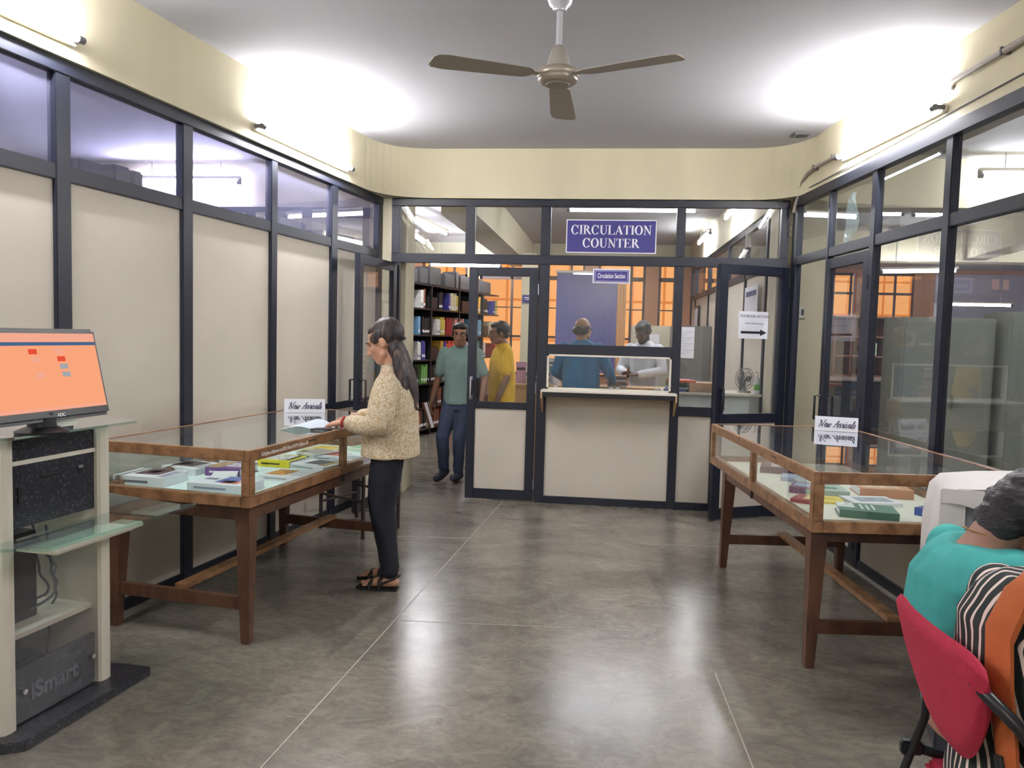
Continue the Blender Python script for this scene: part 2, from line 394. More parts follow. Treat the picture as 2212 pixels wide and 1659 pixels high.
# ---- wall_back (the counter partition)
def bfr(mb, x0, x1, z0, z1, y0=YB, y1=YB + .055, m=None): mb.box(x0, x1, y0, y1, z0, z1, m or FRAME)
b = MB()
for x0, x1, z0, z1 in ((-1.83, -1.758, 0, ZT), (-1.178, -1.097, 2.14, 2.56), (-.525, -.44, 0, ZT), (.617, .69, 0, ZT), (1.465, 1.53, 0, ZT), (.965, 1.02, 0, 2.07)):
    bfr(b, x0, x1, z0, z1)
bfr(b, -1.83, 1.53, 2.555, 2.612, YB - .004); bfr(b, -1.83, 1.53, 2.065, 2.145, YB - .004)
bfr(b, -.44, .617, 0, .062, YB - .004); bfr(b, .69, .965, 0, .062, YB - .004)
bfr(b, -.44, .617, 1.30, 1.385, YB - .004); bfr(b, .69, .965, .805, .885, YB - .004)
wb = struct('wall_back', b, None, .004)
for x0, x1, z0, z1 in ((-1.763, -1.173, 2.14, 2.56), (-1.102, -.52, 2.14, 2.56), (-.445, .622, 2.14, 2.56), (.685, 1.47, 2.14, 2.56), (-.445, .622, 1.38, 2.07), (.685, .97, .88, 2.07)):
    MB().box(x0, x1, YB + .026, YB + .031, z0, z1, GLASS).build('glass_pane', wb)
MB().box(-.445, .622, YB + .02, YB + .034, .055, .945, PANEL).build('panel', wb)
MB().box(.685, .97, YB + .02, YB + .034, .055, .81, PANEL).build('panel', wb)
# serving window with sliding panes
b = MB()
for x0, x1, z0, z1 in ((-.44, .617, 1.285, 1.30), (-.44, .617, 1.0, 1.012), (-.44, -.425, 1.0, 1.30), (.602, .617, 1.0, 1.30)):
    b.box(x0, x1, YB - .006, YB + .045, z0, z1, WHITEC)
win = struct('window_1', b)
MB().box(-.425, .09, YB + .01, YB + .015, 1.012, 1.285, GLASS).build('sliding_pane', win)
MB().box(.08, .602, YB + .024, YB + .029, 1.012, 1.285, GLASS).build('sliding_pane', win)
for x in (-.36, .115, .17, .50):
    MB().box(x - .018, x + .018, YB - .002, YB + .012, 1.012, 1.032, STEEL).build('clip', win, .002)
# counter ledge with brackets
t = thing('counter_ledge', 'narrow cream ledge with black front edge under the serving window', 'ledge', (.09, 6.5, .955))
MB().box(-.475, .655, 6.44, YB + .05, .985, .999, WHITEC).build('top', t)
MB().box(-.462, .642, 6.442, 6.455, .945, .985, BLACKM).build('edge_band', t)
MB().box(-.462, .642, 6.455, YB - .006, .955, .985, WOODL).build('board', t)
for x in (-.475, .642):
    MB(Matrix.Translation((x, 0, 0)) @ Matrix(((0, 0, 1, 0), (1, 0, 0, 0), (0, 1, 0, 0), (0, 0, 0, 1)))).prism([(6.44, .985), (6.44, .93), (YB - .012, .80), (YB - .006, .80), (YB - .006, .985)], 0, .013, WOODL).build('bracket', t)

# ---- doors
def door(name, M, wd, zt=2.04, mid=(.808, .868), stile=.075, th=.045, side=1, steel=True, gl=GLASS, hy=None):
    """leaf from x=0 (hinge) to x=wd in the frame M"""
    b = MB(M)
    for x0, x1 in ((0, stile), (wd - stile, wd)): b.box(x0, x1, -th / 2, th / 2, .012, zt, FRAME)
    for z0, z1 in ((zt - .075, zt), mid, (.012, .10)): b.box(stile - .001, wd - stile + .001, -th / 2 + .003, th / 2 - .003, z0, z1, FRAME)
    d = struct(name, b, None, .003)
    MB(M).box(stile - .004, wd - stile + .004, -.003, .003, mid[1] - .004, zt - .07, gl).build('glass_pane', d)
    MB(M).box(stile - .004, wd - stile + .004, -.007, .007, .095, mid[0] + .004, PANEL).build('panel', d)
    hm = STEEL if steel else BLACKM; x = wd - stile / 2
    for sgn in ((-1, 1) if not steel else (side,)):
        h = MB(M); y = sgn * (th / 2); yy = sgn * (th / 2 + .045)
        h.tube([(x, y, .90), (x, yy, .90), (x, yy, 1.07), (x, y, 1.07)], .009, hm, 8)
        h.box(x - .014, x + .014, min(y, y + sgn * .004), max(y, y + sgn * .004), .885, .92, hm); h.box(x - .014, x + .014, min(y, y + sgn * .004), max(y, y + sgn * .004), 1.05, 1.085, hm)
        h.build('handle', d, 0, True)
    for z in (.16, 1.0, 1.85):
        MB(M).tube([(-.004, -side * -.0 + (th / 2 + .004) * side, z - .045), (-.004, (th / 2 + .004) * side, z + .045)], .006, hm if steel else FRAME, 8).build('hinge', d, 0, True)
    return d
def DM(hx, hy, ang): return Matrix.Translation((hx, hy, 0)) @ Matrix.Rotation(ang, 4, 'Z')
# closed leaf beside the counter: hinge on the right mullion, runs to -x
door('door_1', DM(-.535, YB + .02, math.pi), .60, 2.035, side=1)
# open leaf folded against the left wall
door('door_2', DM(-1.79, YB - .03, math.atan2(-.80, -.10)), .76, 2.055, mid=(.835, .89), side=-1, steel=False)
# right leaf standing ajar towards the hall
door('door_3', DM(1.53, YB - .045, math.atan2(6.27 - 6.59, .925 - 1.53)), .68, 2.06, side=1, steel=False, mid=(.79, .865))
# glazed door in the right wall (closed)
door('door_4', MR @ Matrix.Translation((ur[-3][1], -.025, 0)), ur[-2][0] - ur[-3][1] + .035, 2.06, mid=(.80, .86), side=1, steel=False)

# ---- rooms beyond the partitions
DARKW = mat('far_dark_wall', (120, 108, 96), .8)
b = MB(); b.box(-8, -1.95, 7.2, 7.32, 2.62, ZC, LIBWALL)
b.box(-8, -1.95, 7.2, 7.3, 0, 2.55, LIBWALL)
struct('wall_beyond_left', b)
b = MB(); b.box(-8, -1.95, 7.16, 7.32, 2.53, 2.62, FRAME)
for x in (-6.2, -5.0, -3.8, -2.6): b.box(x, x + .07, 7.16, 7.2, 0, 2.53, FRAME)
b.box(-8, -1.95, 7.16, 7.2, 2.2, 2.26, FRAME)
struct('trim_5', b)
struct('wall_far_left', MB().box(-8.1, -8, -3.2, 18, 0, ZC, LIBWALL))
struct('wall_far_right', MB().box(9.5, 9.6, -3.2, 18, 0, ZC, mat('grey_violet_plaster', (190, 185, 195), .7)))
b = MB(); b.box(-8, 9.5, -3.3, -3.2, 0, ZC, WALLY)
struct('wall_front', b)
# pillars
struct('trim_6', MB().box(-2.05, -1.735, 6.78, 7.10, 0, ZC, LIBWALL))
struct('trim_7', MB().box(1.475, 1.572, 6.78, 7.10, 0, ZC, LIBWALL))
struct('trim_8', MB().box(-1.02, -.85, 10.0, 10.4, 0, 2.52, LIBWALL))
# ceiling beams
def beam(n, a, c, wd, z0=2.63, m=LIBWALL):
    struct(n, MB().bar((*a, (z0 + ZC) / 2), (*c, (z0 + ZC) / 2), wd, ZC - z0, m))
beam('trim_9', (-1.42, 7.6), (-1.36, 13.2), .36)
beam('trim_12', (1.9, 7.15), (9.4, 6.95), .25)
beam('trim_13', (1.9, 11.6), (9.4, 11.4), .35)
beam('trim_14', (4.6, 7.3), (5.0, 11.2), .3)
# office side wall (right) with navy rails
b = MB(); X = 1.50
b.box(X, X + .05, 7.1, 13.2, 2.10, 2.17, FRAME); b.box(X, X + .05, 7.1, 13.2, 2.57, 2.63, FRAME); b.box(X, X + .05, 7.1, 13.2, 0, .06, FRAME)
ys = [7.1, 7.32, 8.35, 9.5, 11.1, 12.6, 13.15]
for y in ys: b.box(X, X + .05, y, y + .06, 0, 2.63, FRAME)
ws = struct('wall_office_right', b)
for i in range(len(ys) - 1):
    MB().box(X + .018, X + .03, ys[i] + .055, ys[i + 1] + .005, .055, 2.105, PANEL).build('panel', ws)
    MB().box(X + .022, X + .027, ys[i] + .055, ys[i + 1] + .005, 2.165, 2.575, GLASS).build('glass_pane', ws)
struct('trim_16', MB().box(X - .02, X + .07, 7.1, 13.2, 2.63, ZC, LIBWALL))
# far window wall, orange with the light outside
FW = mat('far_window_wall', (200, 150, 120), .8)  # orange cast of the window light is put into this wall colour
RAIL = mat('brown_frame', (78, 56, 52), .5)
YF = 13.3
b = MB(); b.box(-8, 1.5, YF, YF + .15, 0, .78, FW); b.box(-8, 1.5, YF, YF + .15, 2.72, ZC, LIBWALL)
xs = [-7.3 + 1.02 * k for k in range(9)]
for x in xs: b.box(x - .11, x + .11, YF, YF + .15, .78, 2.72, FW)
b.box(1.34, 1.5, YF, YF + .15, .78, 2.72, FW)
struct('wall_far', b)
k = 2
for i in range(len(xs)):
    x0 = xs[i] + .11; x1 = xs[i + 1] - .11 if i < len(xs) - 1 else 1.34
    if x1 - x0 < .2: continue
    b = MB()
    for a in (x0, x1 - .04, x0 + (x1 - x0) * .68): b.box(a, a + .04, YF + .02, YF + .06, .78, 2.72, RAIL)
    for z in (.78, 1.42, 2.42, 2.68): b.box(x0, x1, YF + .02, YF + .06, z, z + .04 + (.03 if z > 2 else 0), RAIL)
    b.box(x0, x1, YF + .025, YF + .05, 1.93, 1.95, RAIL)
    wn = struct('window_%d' % k, b); k += 1
    MB().box(x0, x1, YF + .08, YF + .09, .78, 2.72, ORANGE).build('window_pane', wn)
# far wall of the reading room on the right
YG = 17.0
b = MB(); b.box(1.6, 9.5, YG, YG + .15, 0, 1.7, FW); b.box(1.6, 9.5, YG, YG + .15, 2.95, ZC, FW)
GV = mat('pale_violet_wall', (196, 192, 206), .5)
b.box(6.9, 9.5, YG - .02, YG + .15, 1.7, 2.95, GV)
for x in (1.6, 2.9, 4.1, 5.35, 6.5): b.box(x, x + .4, YG, YG + .15, 1.7, 2.95, FW)
struct('wall_far_reading_room', b)
for x in (2.0, 3.3, 4.5, 5.75):
    b = MB()
    for a in (x, x + .36, x + .72): b.box(a, a + .04, YG + .02, YG + .06, 1.7, 2.95, RAIL)
    for z in (1.7, 2.0, 2.5, 2.9): b.box(x, x + .78, YG + .02, YG + .06, z, z + .05, RAIL)
    wn = struct('window_%d' % k, b); k += 1
    MB().box(x, x + .8, YG + .08, YG + .09, 1.7, 2.95, ORANGE).build('window_pane', wn)
struct('wall_between', MB().box(1.5, 1.6, 13.2, 18, 0, ZC, FW))

# ================================================================ LAMPS
def tube_lamp(label, a, c, glow=TUBE, r=.013, batten=True, group=None, wallv=None, hang=0):
    a = Vector(a); c = Vector(c); d = (c - a).normalized(); m = (a + c) / 2
    t = thing('tube_light', label, 'tube light', tuple(m), 0, group)
    off = Vector(wallv) if wallv else Vector((0, 0, .045))
    MB().tube([a + d * .03, c - d * .03], r, glow, 10).build('tube', t, 0, True)
    if batten:
        up = off.normalized()
        MB().bar(a + off, c + off, .045, .03, WHITEC, up).build('batten', t, .004)
    for p, s in ((a, 1), (c, -1)):
        h = MB(); h.tube([p, p + d * s * .035], r + .004, GREYP, 10)
        h.bar(p + d * s * .012, p + d * s * .012 + off, .022, .03, GREYP, tuple(d)).build('end_cap', t, 0, False)
    if hang:
        for q in (a + d * .2, c - d * .2): MB().tube([q + off, (q.x, q.y, ZC)], .004, STEEL, 6).build('rod', t)
    return t
def Lp(Y, v, z): return tuple(ML @ Vector((uL(Y), v, z)))
def Rp(Y, v, z): return tuple(MR @ Vector((uR(Y), v, z)))
nL = tuple(-(ML.to_3x3() @ Vector((0, .05, 0)))); nR = tuple(-(MR.to_3x3() @ Vector((0, .05, 0))))
tube_lamp('lit tube light on the yellow beam over the left partition, near the counter', Lp(4.64, .09, 2.70), Lp(5.88, .09, 2.70), wallv=nL)
tube_lamp('lit tube light at top left corner, above the computer kiosk', Lp(2.03, .09, 2.69), Lp(3.27, .09, 2.70), wallv=nL)
tube_lamp('lit tube light on the yellow beam over the right glazed partition', Rp(4.40, .04, 2.72), Rp(5.66, .04, 2.74), wallv=nR)
tube_lamp('added unseen tube light outside the view on the right beam', Rp(1.2, .04, 2.72), Rp(2.4, .04, 2.72), wallv=nR)  # this and the next two: unseen lamps added to light the hall
tube_lamp('added unseen tube light behind the camera on the left beam', Lp(-.9, .09, 2.70), Lp(.3, .09, 2.70), wallv=nL)
tube_lamp('added unseen tube light at the front, behind the camera', (-.6, -2.6, 2.75), (.6, -2.6, 2.75))
for lab, a, c in (
    ('hanging tube light seen through the transom left of the blue sign, topmost', (-2.36, 9.0, 2.86), (-2.1, 10.4, 2.80)),
    ('wall tube light in the transom pane at the far left of the counter', (-2.60, 8.9, 2.90), (-2.66, 10.0, 2.90)),
    ('smaller wall tube light low in the transom at the far left of the counter', (-2.75, 10.9, 2.88), (-2.8, 12.1, 2.88)),
    ('long ceiling tube light right above the CIRCULATION COUNTER sign', (-.42, 9.1, 2.93), (1.08, 9.1, 2.93)),
    ('tube light leaning along the office side wall, upper right transom', (1.40, 8.0, 2.86), (1.40, 9.2, 2.86)),
    ('farther tube light along the office side wall, upper right transom', (1.40, 10.4, 2.86), (1.40, 11.6, 2.86)),
    ('tube light over the bookshelf, seen in the slot above the open doorway', (-2.75, 12.2, 2.55), (-1.6, 12.4, 2.55)),
    ('tube light over the door, seen in the thin slot above the closed leaf', (-2.2, 12.7, 2.66), (-1.25, 12.7, 2.66))):
    tube_lamp(lab, a, c, TUBEB, .02, True, hang=1)
tube_lamp('lit tube light behind the right beam, seen through the middle transom pane', Rp(5.02, -.36, 2.655), Rp(5.92, -.36, 2.64), TUBEB, .016, wallv=tuple(-x for x in nR))
for lab, a, c, g in (
    ('tube light on the wall beyond the left transom, nearest the corner', (-4.55, 7.12, 2.84), (-3.45, 7.12, 2.84), TUBEV),
    ('violet lit ceiling tube light beyond the leftmost transom pane', (-4.9, 3.9, 2.88), (-3.75, 3.45, 2.88), TUBEV)):
    tube_lamp(lab, a, c, g, .016, hang=1)
for lab, a, c in (
    ('tube light on the beam seen through the upper right transom pane', (3.05, 6.80, 2.86), (4.25, 6.80, 2.86)),
    ('short tube light deep in the reading room, left of the transom mullion', (2.95, 8.9, 2.88), (3.25, 8.9, 2.88)),
    ('tube light deep in the reading room, right of the transom mullion', (3.35, 8.95, 2.88), (3.9, 8.95, 2.88)),
    ('long hanging tube light above the orange windows of the reading room', (3.75, 11.0, 2.44), (4.75, 11.0, 2.47)),
    ('hanging tube light over the green cabinets, left one of the pair', (5.2, 10.2, 2.36), (6.4, 10.0, 2.48)),
    ('hanging tube light over the green cabinets, right one of the pair', (5.6, 9.8, 2.28), (6.8, 9.6, 2.36)),
    ('reading room tube light far behind the green cabinets', (6.0, 14.5, 2.2), (7.2, 14.5, 2.2)),
    ('reading room tube light beside the near right edge', (3.6, 3.0, 2.9), (4.8, 3.0, 2.9))):
    tube_lamp(lab, a, c, TUBEB, .018, True, hang=1)
# ================================================================ DISPLAY CASES
def leg(mb, x, y, z1, a, c, m, sx, sy):
    """tapered square leg, straight on the outer faces"""
    o = lambda s, sg: (0, s) if sg > 0 else (-s, 0)
    r = []
    for z, s in ((0, c), (z1, a)):
        x0, x1 = o(s, sx); y0, y1 = o(s, sy)
        r.append([(x + x0, y + y0, z), (x + x1, y + y0, z), (x + x1, y + y1, z), (x + x0, y + y1, z)])
    mb.loft(r, m)
def frame_mat(o, h, sx):
    """x towards the wall, y along the table"""
    c, s = math.cos(h), math.sin(h)
    return Matrix(((sx * c, s, 0, o[0]), (-s * sx, c, 0, o[1]), (0, 0, 1, 0), (0, 0, 0, 1)))
def display_case(label, o, h, sx, W, Ln, ly, lx, tray):
    M = frame_mat(o, h, sx)
    t = thing('display_case', label, 'display case', tuple(M @ Vector((W / 2, Ln / 2, 0))), 0, 'teak display cases')
    Z0, Z1 = .645, .905
    T = MB(M)
    def rail(b, x0, x1, y0, y1, z0, z1): b.box(x0, x1, y0, y1, z0, z1, WOOD)
    w_ = .045
    b = MB(M)
    for z0, z1 in ((Z1 - .05, Z1), (Z0, Z0 + .05)):
        ww = .026 if z1 == Z1 else w_
        rail(b, 0, ww, 0, Ln, z0, z1); rail(b, W - ww, W, 0, Ln, z0, z1); rail(b, ww, W - ww, 0, ww, z0, z1); rail(b, ww, W - ww, Ln - ww, Ln, z0, z1)
    for x0 in (0, W - w_):
        for y0 in (0, Ln - w_): rail(b, x0, x0 + w_, y0, y0 + w_, Z0 + .05, Z1 - .05)
        rail(b, x0 if x0 == 0 else W - .03, x0 + .03 if x0 == 0 else W, Ln / 2 - .022, Ln / 2 + .022, Z0 + .05, Z1 - .05)
    b.build('case_frame', t, .003)
    MB(M).box(.024, W - .024, .024, Ln - .024, Z1 - .008, Z1 - .002, CASEGLASS).build('glass_top', t)
    for x in (.012, W - .018):
        MB(M).box(x, x + .005, w_ - .003, Ln - w_ + .003, Z0 + .048, Z1 - .048, CASEGLASS).build('glass_side', t)
    for y in (.012, Ln - .018):
        MB(M).box(w_ - .003, W - w_ + .003, y, y + .005, Z0 + .048, Z1 - .048, CASEGLASS).build('glass_side', t)
    MB(M).box(.02, W - .02, .02, Ln - .02, Z0 + .006, Z0 + .018, tray).build('tray', t)
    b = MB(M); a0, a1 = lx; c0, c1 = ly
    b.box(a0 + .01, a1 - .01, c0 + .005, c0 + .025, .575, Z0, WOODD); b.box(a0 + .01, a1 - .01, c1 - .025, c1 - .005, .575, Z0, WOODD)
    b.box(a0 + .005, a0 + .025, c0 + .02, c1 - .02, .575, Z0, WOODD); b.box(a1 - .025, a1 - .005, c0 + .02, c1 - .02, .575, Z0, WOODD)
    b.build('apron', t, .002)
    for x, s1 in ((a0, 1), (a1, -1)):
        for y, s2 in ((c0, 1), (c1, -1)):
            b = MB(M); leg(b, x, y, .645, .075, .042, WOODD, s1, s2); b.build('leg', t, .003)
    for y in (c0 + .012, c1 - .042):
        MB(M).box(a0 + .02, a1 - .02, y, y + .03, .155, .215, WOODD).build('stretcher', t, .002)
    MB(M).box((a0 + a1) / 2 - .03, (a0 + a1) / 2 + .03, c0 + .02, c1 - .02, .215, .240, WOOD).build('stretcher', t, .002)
    MB(M).tube([(.012, Ln / 2, Z0 + .002), (.012, Ln / 2, Z0 - .045)], .008, BLACKM, 8).build('lock', t)
    MB(M).box(-.003, .002, Ln * .28, Ln * .28 + .07, Z1 - .022, Z1 - .016, BLACKM).build('label_slot', t)
    return t, M
MINT = mat('mint_lining', (214, 236, 230), .6, var=.03)
CREAM = mat('cream_lining', (226, 220, 204), .6, var=.03)
dcL, CL = display_case('teak glass display case with pale mint lining, beside the standing woman', (-1.53, 3.255), HL, -1, .84, 1.85, (.04, 1.585), (.03, .79), MINT)
dcR, CR = display_case('teak glass display case with cream lining along the right glazed partition', (.928, 3.36), R(-5.5), 1, .90, 1.82, (.12, 1.66), (.045, .83), CREAM)
WT = mat('white_letter_paint', (225, 222, 215), .6)
Mt = CL @ Matrix.Translation((-.0012, .30, .878)) @ Matrix(((0, 0, 1, 0), (1, 0, 0, 0), (0, 1, 0, 0), (0, 0, 0, 1)))
MB().text('Lib/gen.cb/pow.no/2013/se HVFY 02/no-43', .024, WT, Mt, 'CENTER', .0006, .0004).build('painted_number', dcL)

# ---- script lettering for the tent cards
def ribbon(mb, pts, wd, m, M, ext=.0006):
    P = [Vector((p[0], p[1], 0)) for p in pts]
    for i in range(len(P) - 1):
        d = (P[i + 1] - P[i]); 
        if d.length < 1e-6: continue
        d.normalize(); n = Vector((-d.y, d.x, 0)) * wd / 2; e = d * wd * .25
        a, c = P[i] - e, P[i + 1] + e
        mb.add([tuple(a + n), tuple(a - n), tuple(c - n), tuple(c + n)], [(0, 1, 2, 3)], m, M @ Matrix.Translation((0, 0, ext)))
SC = {'N': [[(0, .75), (.12, .95), (.2, .8), (.08, 0)], [(.2, .85), (.42, .05)], [(.42, .05), (.62, .98), (.72, .95)]],
      'A': [[(0, .1), (.12, .05), (.5, .95), (.52, .0), (.6, .05)], [(.16, .42), (.62, .46)]],
      'e': [[(0, .25), (.2, .35), (.24, .5), (.14, .55), (.06, .3), (.12, .04), (.24, .05), (.34, .2)]],
      'w': [[(0, .2), (.1, .5), (.06, .08), (.16, .02), (.28, .48), (.24, .06), (.34, .02), (.46, .5), (.54, .42)]],
      'r': [[(0, .05), (.12, .5), (.2, .56), (.24, .46), (.28, .5), (.24, .1), (.3, .02), (.38, .15)]],
      'i': [[(0, .2), (.12, .52), (.08, .08), (.16, .02), (.24, .15)], [(.18, .7), (.21, .76)]],
      'v': [[(0, .4), (.08, .54), (.12, .06), (.2, .04), (.34, .5), (.42, .46)]],
      'a': [[(.26, .5), (.12, .54), (.03, .2), (.08, .03), (.18, .1), (.28, .52), (.24, .1), (.3, .02), (.38, .15)]],
      'l': [[(0, .1), (.24, .8), (.22, .98), (.12, .8), (.08, .1), (.16, .02), (.24, .15)]],
      's': [[(0, .1), (.16, .55), (.2, .3), (.18, .08), (.06, .03)]]}
ADV = {'N': .68, 'A': .58, 'e': .30, 'w': .48, 'r': .34, 'i': .22, 'v': .36, 'a': .34, 'l': .22, 's': .25, ' ': .3}
def script(mb, txt, size, m, M, wd=.075, slant=.3):
    tot = sum(ADV[c] for c in txt); x = -tot / 2
    for c in txt:
        for st in SC.get(c, []):
            ribbon(mb, [((x + p[0] + p[1] * slant) * size, (p[1] - .5) * size) for p in st], wd * size, m, M)
        x += ADV[c]
def tent_card(label, a, c, z):
    a = Vector((*a, 0)); c = Vector((*c, 0)); d = (c - a); wd = d.length; ang = math.atan2(d.y, d.x); m = (a + c) / 2
    t = thing('tent_card', label, 'sign', (m.x, m.y, z), ang, 'New Arrivals cards')
    M = Matrix.Translation((m.x, m.y, z)) @ Matrix.Rotation(ang, 4, 'Z')
    ht = .088; lean = .026
    b = MB(M)
    for s in (-1, 1):
        y0 = 0 if s < 0 else 2 * lean
        b.add([(-wd / 2, y0, 0), (wd / 2, y0, 0), (wd / 2, lean, ht), (-wd / 2, lean, ht), (-wd / 2, y0 - s * -.001, .0), (wd / 2, y0 - s * -.001, 0), (wd / 2, lean + s * .001, ht), (-wd / 2, lean + s * .001, ht)],
              [(0, 1, 2, 3), (4, 5, 6, 7), (0, 1, 5, 4), (3, 2, 6, 7), (0, 3, 7, 4), (1, 2, 6, 5)], PAPER)
    b.build('card', t)
    tilt = math.atan2(lean, ht)
    Mt = M @ Matrix.Translation((.0, lean * .5 - .0028, ht * .52)) @ Matrix.Rotation(math.pi / 2 - tilt, 4, 'X')
    b = MB(); script(b, 'New Arrivals', .048, INK, Mt); b.build('lettering', t)
    return t
tent_card('white tent card reading New Arrivals on the left display case', (-2.05, 4.86), (-1.80, 4.94), .905)
tent_card('white tent card reading New Arrivals on the right display case', (1.37, 5.02), (1.61, 4.95), .905)

# ---- books in the cases
def book(label, x, y, rot, wd, dp, ht, cov, art=(), z=.663, group='books in the display cases', spine=None, name='book', txt=None):
    """wd along the spine (local x, spine faces -y), dp away from the viewer"""
    M = Matrix.Translation((x, y, z)) @ Matrix.Rotation(R(rot), 4, 'Z')
    t = thing(name, label, 'book', (x, y, z), R(rot), group)
    cm = mat('cover_%d_%d_%d' % cov, cov, .4)
    b = MB(M); b.box(-wd / 2, wd / 2, 0, dp, 0, .003, cm); b.box(-wd / 2, wd / 2, 0, dp, ht - .003, ht, cm); b.box(-wd / 2, wd / 2, 0, .004, .003, ht - .003, cm)
    b.build('cover', t)
    MB(M).box(-wd / 2 + .004, wd / 2 - .004, .004, dp - .004, .003, ht - .003, PAPER).build('pages', t)
    if art:
        b = MB(M)
        for (u0, u1, v0, v1, c) in art:
            am = mat('art_%d_%d_%d' % c, c, .4, var=.35, scale=30)
            b.box(-wd / 2 + u0 * wd, -wd / 2 + u1 * wd, v0 * dp, v1 * dp, ht, ht + .0008, am)
        b.build('cover_art', t)
    if spine:
        sm = mat('art_%d_%d_%d' % spine, spine, .4)
        b = MB(M)
        for u0, u1, v0, v1 in ((.12, .7, .38, .62),):
            b.box(-wd / 2 + u0 * wd, -wd / 2 + u1 * wd, -.0008, 0, v0 * ht, v1 * ht, sm)
        b.build('spine_print', t)
    return t
Wt = (232, 232, 236)
book('thick white textbook with dark orange picture, front left in the left case', -2.225, 3.51, -4, .27, .22, .05, Wt, [(.25, .75, .3, .98, (92, 62, 70)), (.4, .6, .45, .8, (214, 140, 60)), (.82, .98, .1, .8, (150, 150, 170))], spine=(110, 110, 120))
book('white textbook with dark cover picture behind the thick one in the left case', -2.24, 3.87, -14, .28, .22, .035, Wt, [(.2, .75, .25, .9, (80, 64, 62)), (.3, .5, .4, .7, (190, 110, 60)), (.8, .96, .2, .8, (170, 170, 180))])
book('purple spined book with tan cover in the left case', -1.965, 3.855, -4, .20, .20, .045, (112, 66, 140), [(0, .38, .05, .95, (176, 146, 100)), (.42, .95, .3, .5, (226, 220, 232)), (.42, .9, .6, .8, (226, 220, 232))], spine=(226, 220, 232))
book('white book with blue and red picture at the near corner of the left case', -1.80, 3.455, -7, .30, .20, .042, (226, 230, 238), [(.38, .7, .25, .95, (76, 96, 170)), (.5, .8, .2, .5, (206, 96, 80)), (.08, .3, .5, .7, (120, 126, 140))], spine=(140, 146, 170))
book('white booklet with red title, at the back left of the left case', -2.21, 4.26, -8, .19, .2, .022, Wt, [(.2, .8, .4, .8, (180, 96, 100))])
book('white booklet with pink picture, beside the red titled booklet in the left case', -1.99, 4.22, -10, .18, .2, .022, Wt, [(.2, .8, .3, .7, (214, 170, 176))])
book('bright yellow book with lifted cover in the left case', -1.83, 4.19, -6, .2, .22, .038, (238, 222, 40), [(.1, .9, .15, .9, (206, 206, 200)), (.8, .95, .1, .9, (226, 216, 80))], spine=(70, 66, 20))
book('white book with brown corner behind the yellow book in the left case', -1.76, 4.50, -30, .17, .2, .038, (216, 214, 206), [(.05, .9, .1, .9, (150, 150, 146)), (0, .25, .0, .3, (196, 156, 60))], spine=(90, 90, 90))
book('white book with dark green cover picture by the middle post of the left case', -1.62, 4.15, -20, .25, .2, .026, Wt, [(.25, .72, .3, .95, (86, 96, 96)), (.72, .9, .2, .95, (190, 156, 96))], spine=(150, 150, 150))
book('white book with orange cover picture, near the long side of the left case', -1.635, 3.81, -9, .23, .2, .024, Wt, [(.05, .55, .2, .95, (214, 152, 70)), (.65, .95, .2, .8, (210, 214, 216))], spine=(160, 160, 160))
book('small white book half hidden by the corner post of the left case', -1.88, 3.70, 20, .12, .14, .035, Wt)
book('flat booklet with yellow disc cover at the far end of the left case', -1.80, 4.80, -12, .22, .2, .012, (226, 214, 170), [(.2, .8, .2, .8, (236, 190, 60))])
book('booklet with green and pink cover at the far end of the left case', -1.55, 4.86, -20, .2, .2, .02, (214, 232, 214), [(.1, .5, .2, .8, (120, 190, 130)), (.6, .9, .3, .8, (230, 130, 140))])
book('white book with red cover picture next to the woman in the left case', -1.64, 4.48, -8, .2, .19, .026, Wt, [(.1, .9, .3, .95, (196, 104, 88))], spine=(150, 150, 150))
book('open white book with curled pages next to the woman in the left case', -1.46, 4.36, -16, .17, .19, .03, Wt, [(.1, .8, .2, .8, (170, 180, 186))])
g = 'books in the display cases'
book('hardback with dark green cover at the near side of the right case', 1.24, 3.60, -10, .25, .18, .034, (70, 116, 96), [(0, .3, .4, 1, (226, 232, 226)), (.4, .44, .3, .9, (232, 236, 232)), (.5, .54, .25, .85, (232, 236, 232)), (.6, .64, .3, .9, (232, 236, 232))])
book('royal blue hardback partly hidden by the draped machine in the right case', 1.56, 3.66, -50, .22, .17, .036, (60, 82, 160), [(.3, .9, .3, .9, (200, 206, 226))])
book('thick hardback with orange brown cover in the right case', 1.50, 4.12, -4, .26, .22, .045, (206, 150, 116), [(.1, .8, .2, .8, (226, 196, 170)), (.3, .7, .5, .7, (170, 70, 60))])
book('white open magazine behind the green hardback in the right case', 1.38, 3.89, 8, .24, .17, .018, Wt, [(.2, .9, .2, .8, (150, 156, 166))])
book('flat yellow booklet behind the corner post of the right case', 1.14, 3.90, -6, .17, .15, .012, (232, 208, 96), [(.2, .8, .3, .8, (214, 180, 60))])
book('grey green paperback in the middle of the right case', 1.20, 4.10, -2, .22, .16, .028, (176, 192, 180), [(.2, .8, .4, .7, (90, 130, 96))])
book('white paperback farthest of the middle stack of the right case', 1.22, 4.34, -2, .22, .16, .026, (206, 210, 212))
book('hardback with dark plum cover at the far left of the right case', 1.09, 4.73, -14, .2, .17, .036, (110, 74, 84), [(.3, .7, .3, .8, (226, 216, 216))])
book('plum edged hardback by the long side glass of the right case', 1.08, 4.13, -22, .13, .16, .032, (150, 104, 130), [(.1, .7, .3, .9, (186, 196, 216))])
book('thin book with red corner near the long side of the right case', 1.02, 3.88, -30, .12, .14, .018, (176, 84, 88), [(.4, .9, .3, .9, (232, 220, 150))])
book('pale blue thin paperback near the middle post of the right case', 1.13, 4.47, -16, .16, .15, .022, (190, 200, 224))

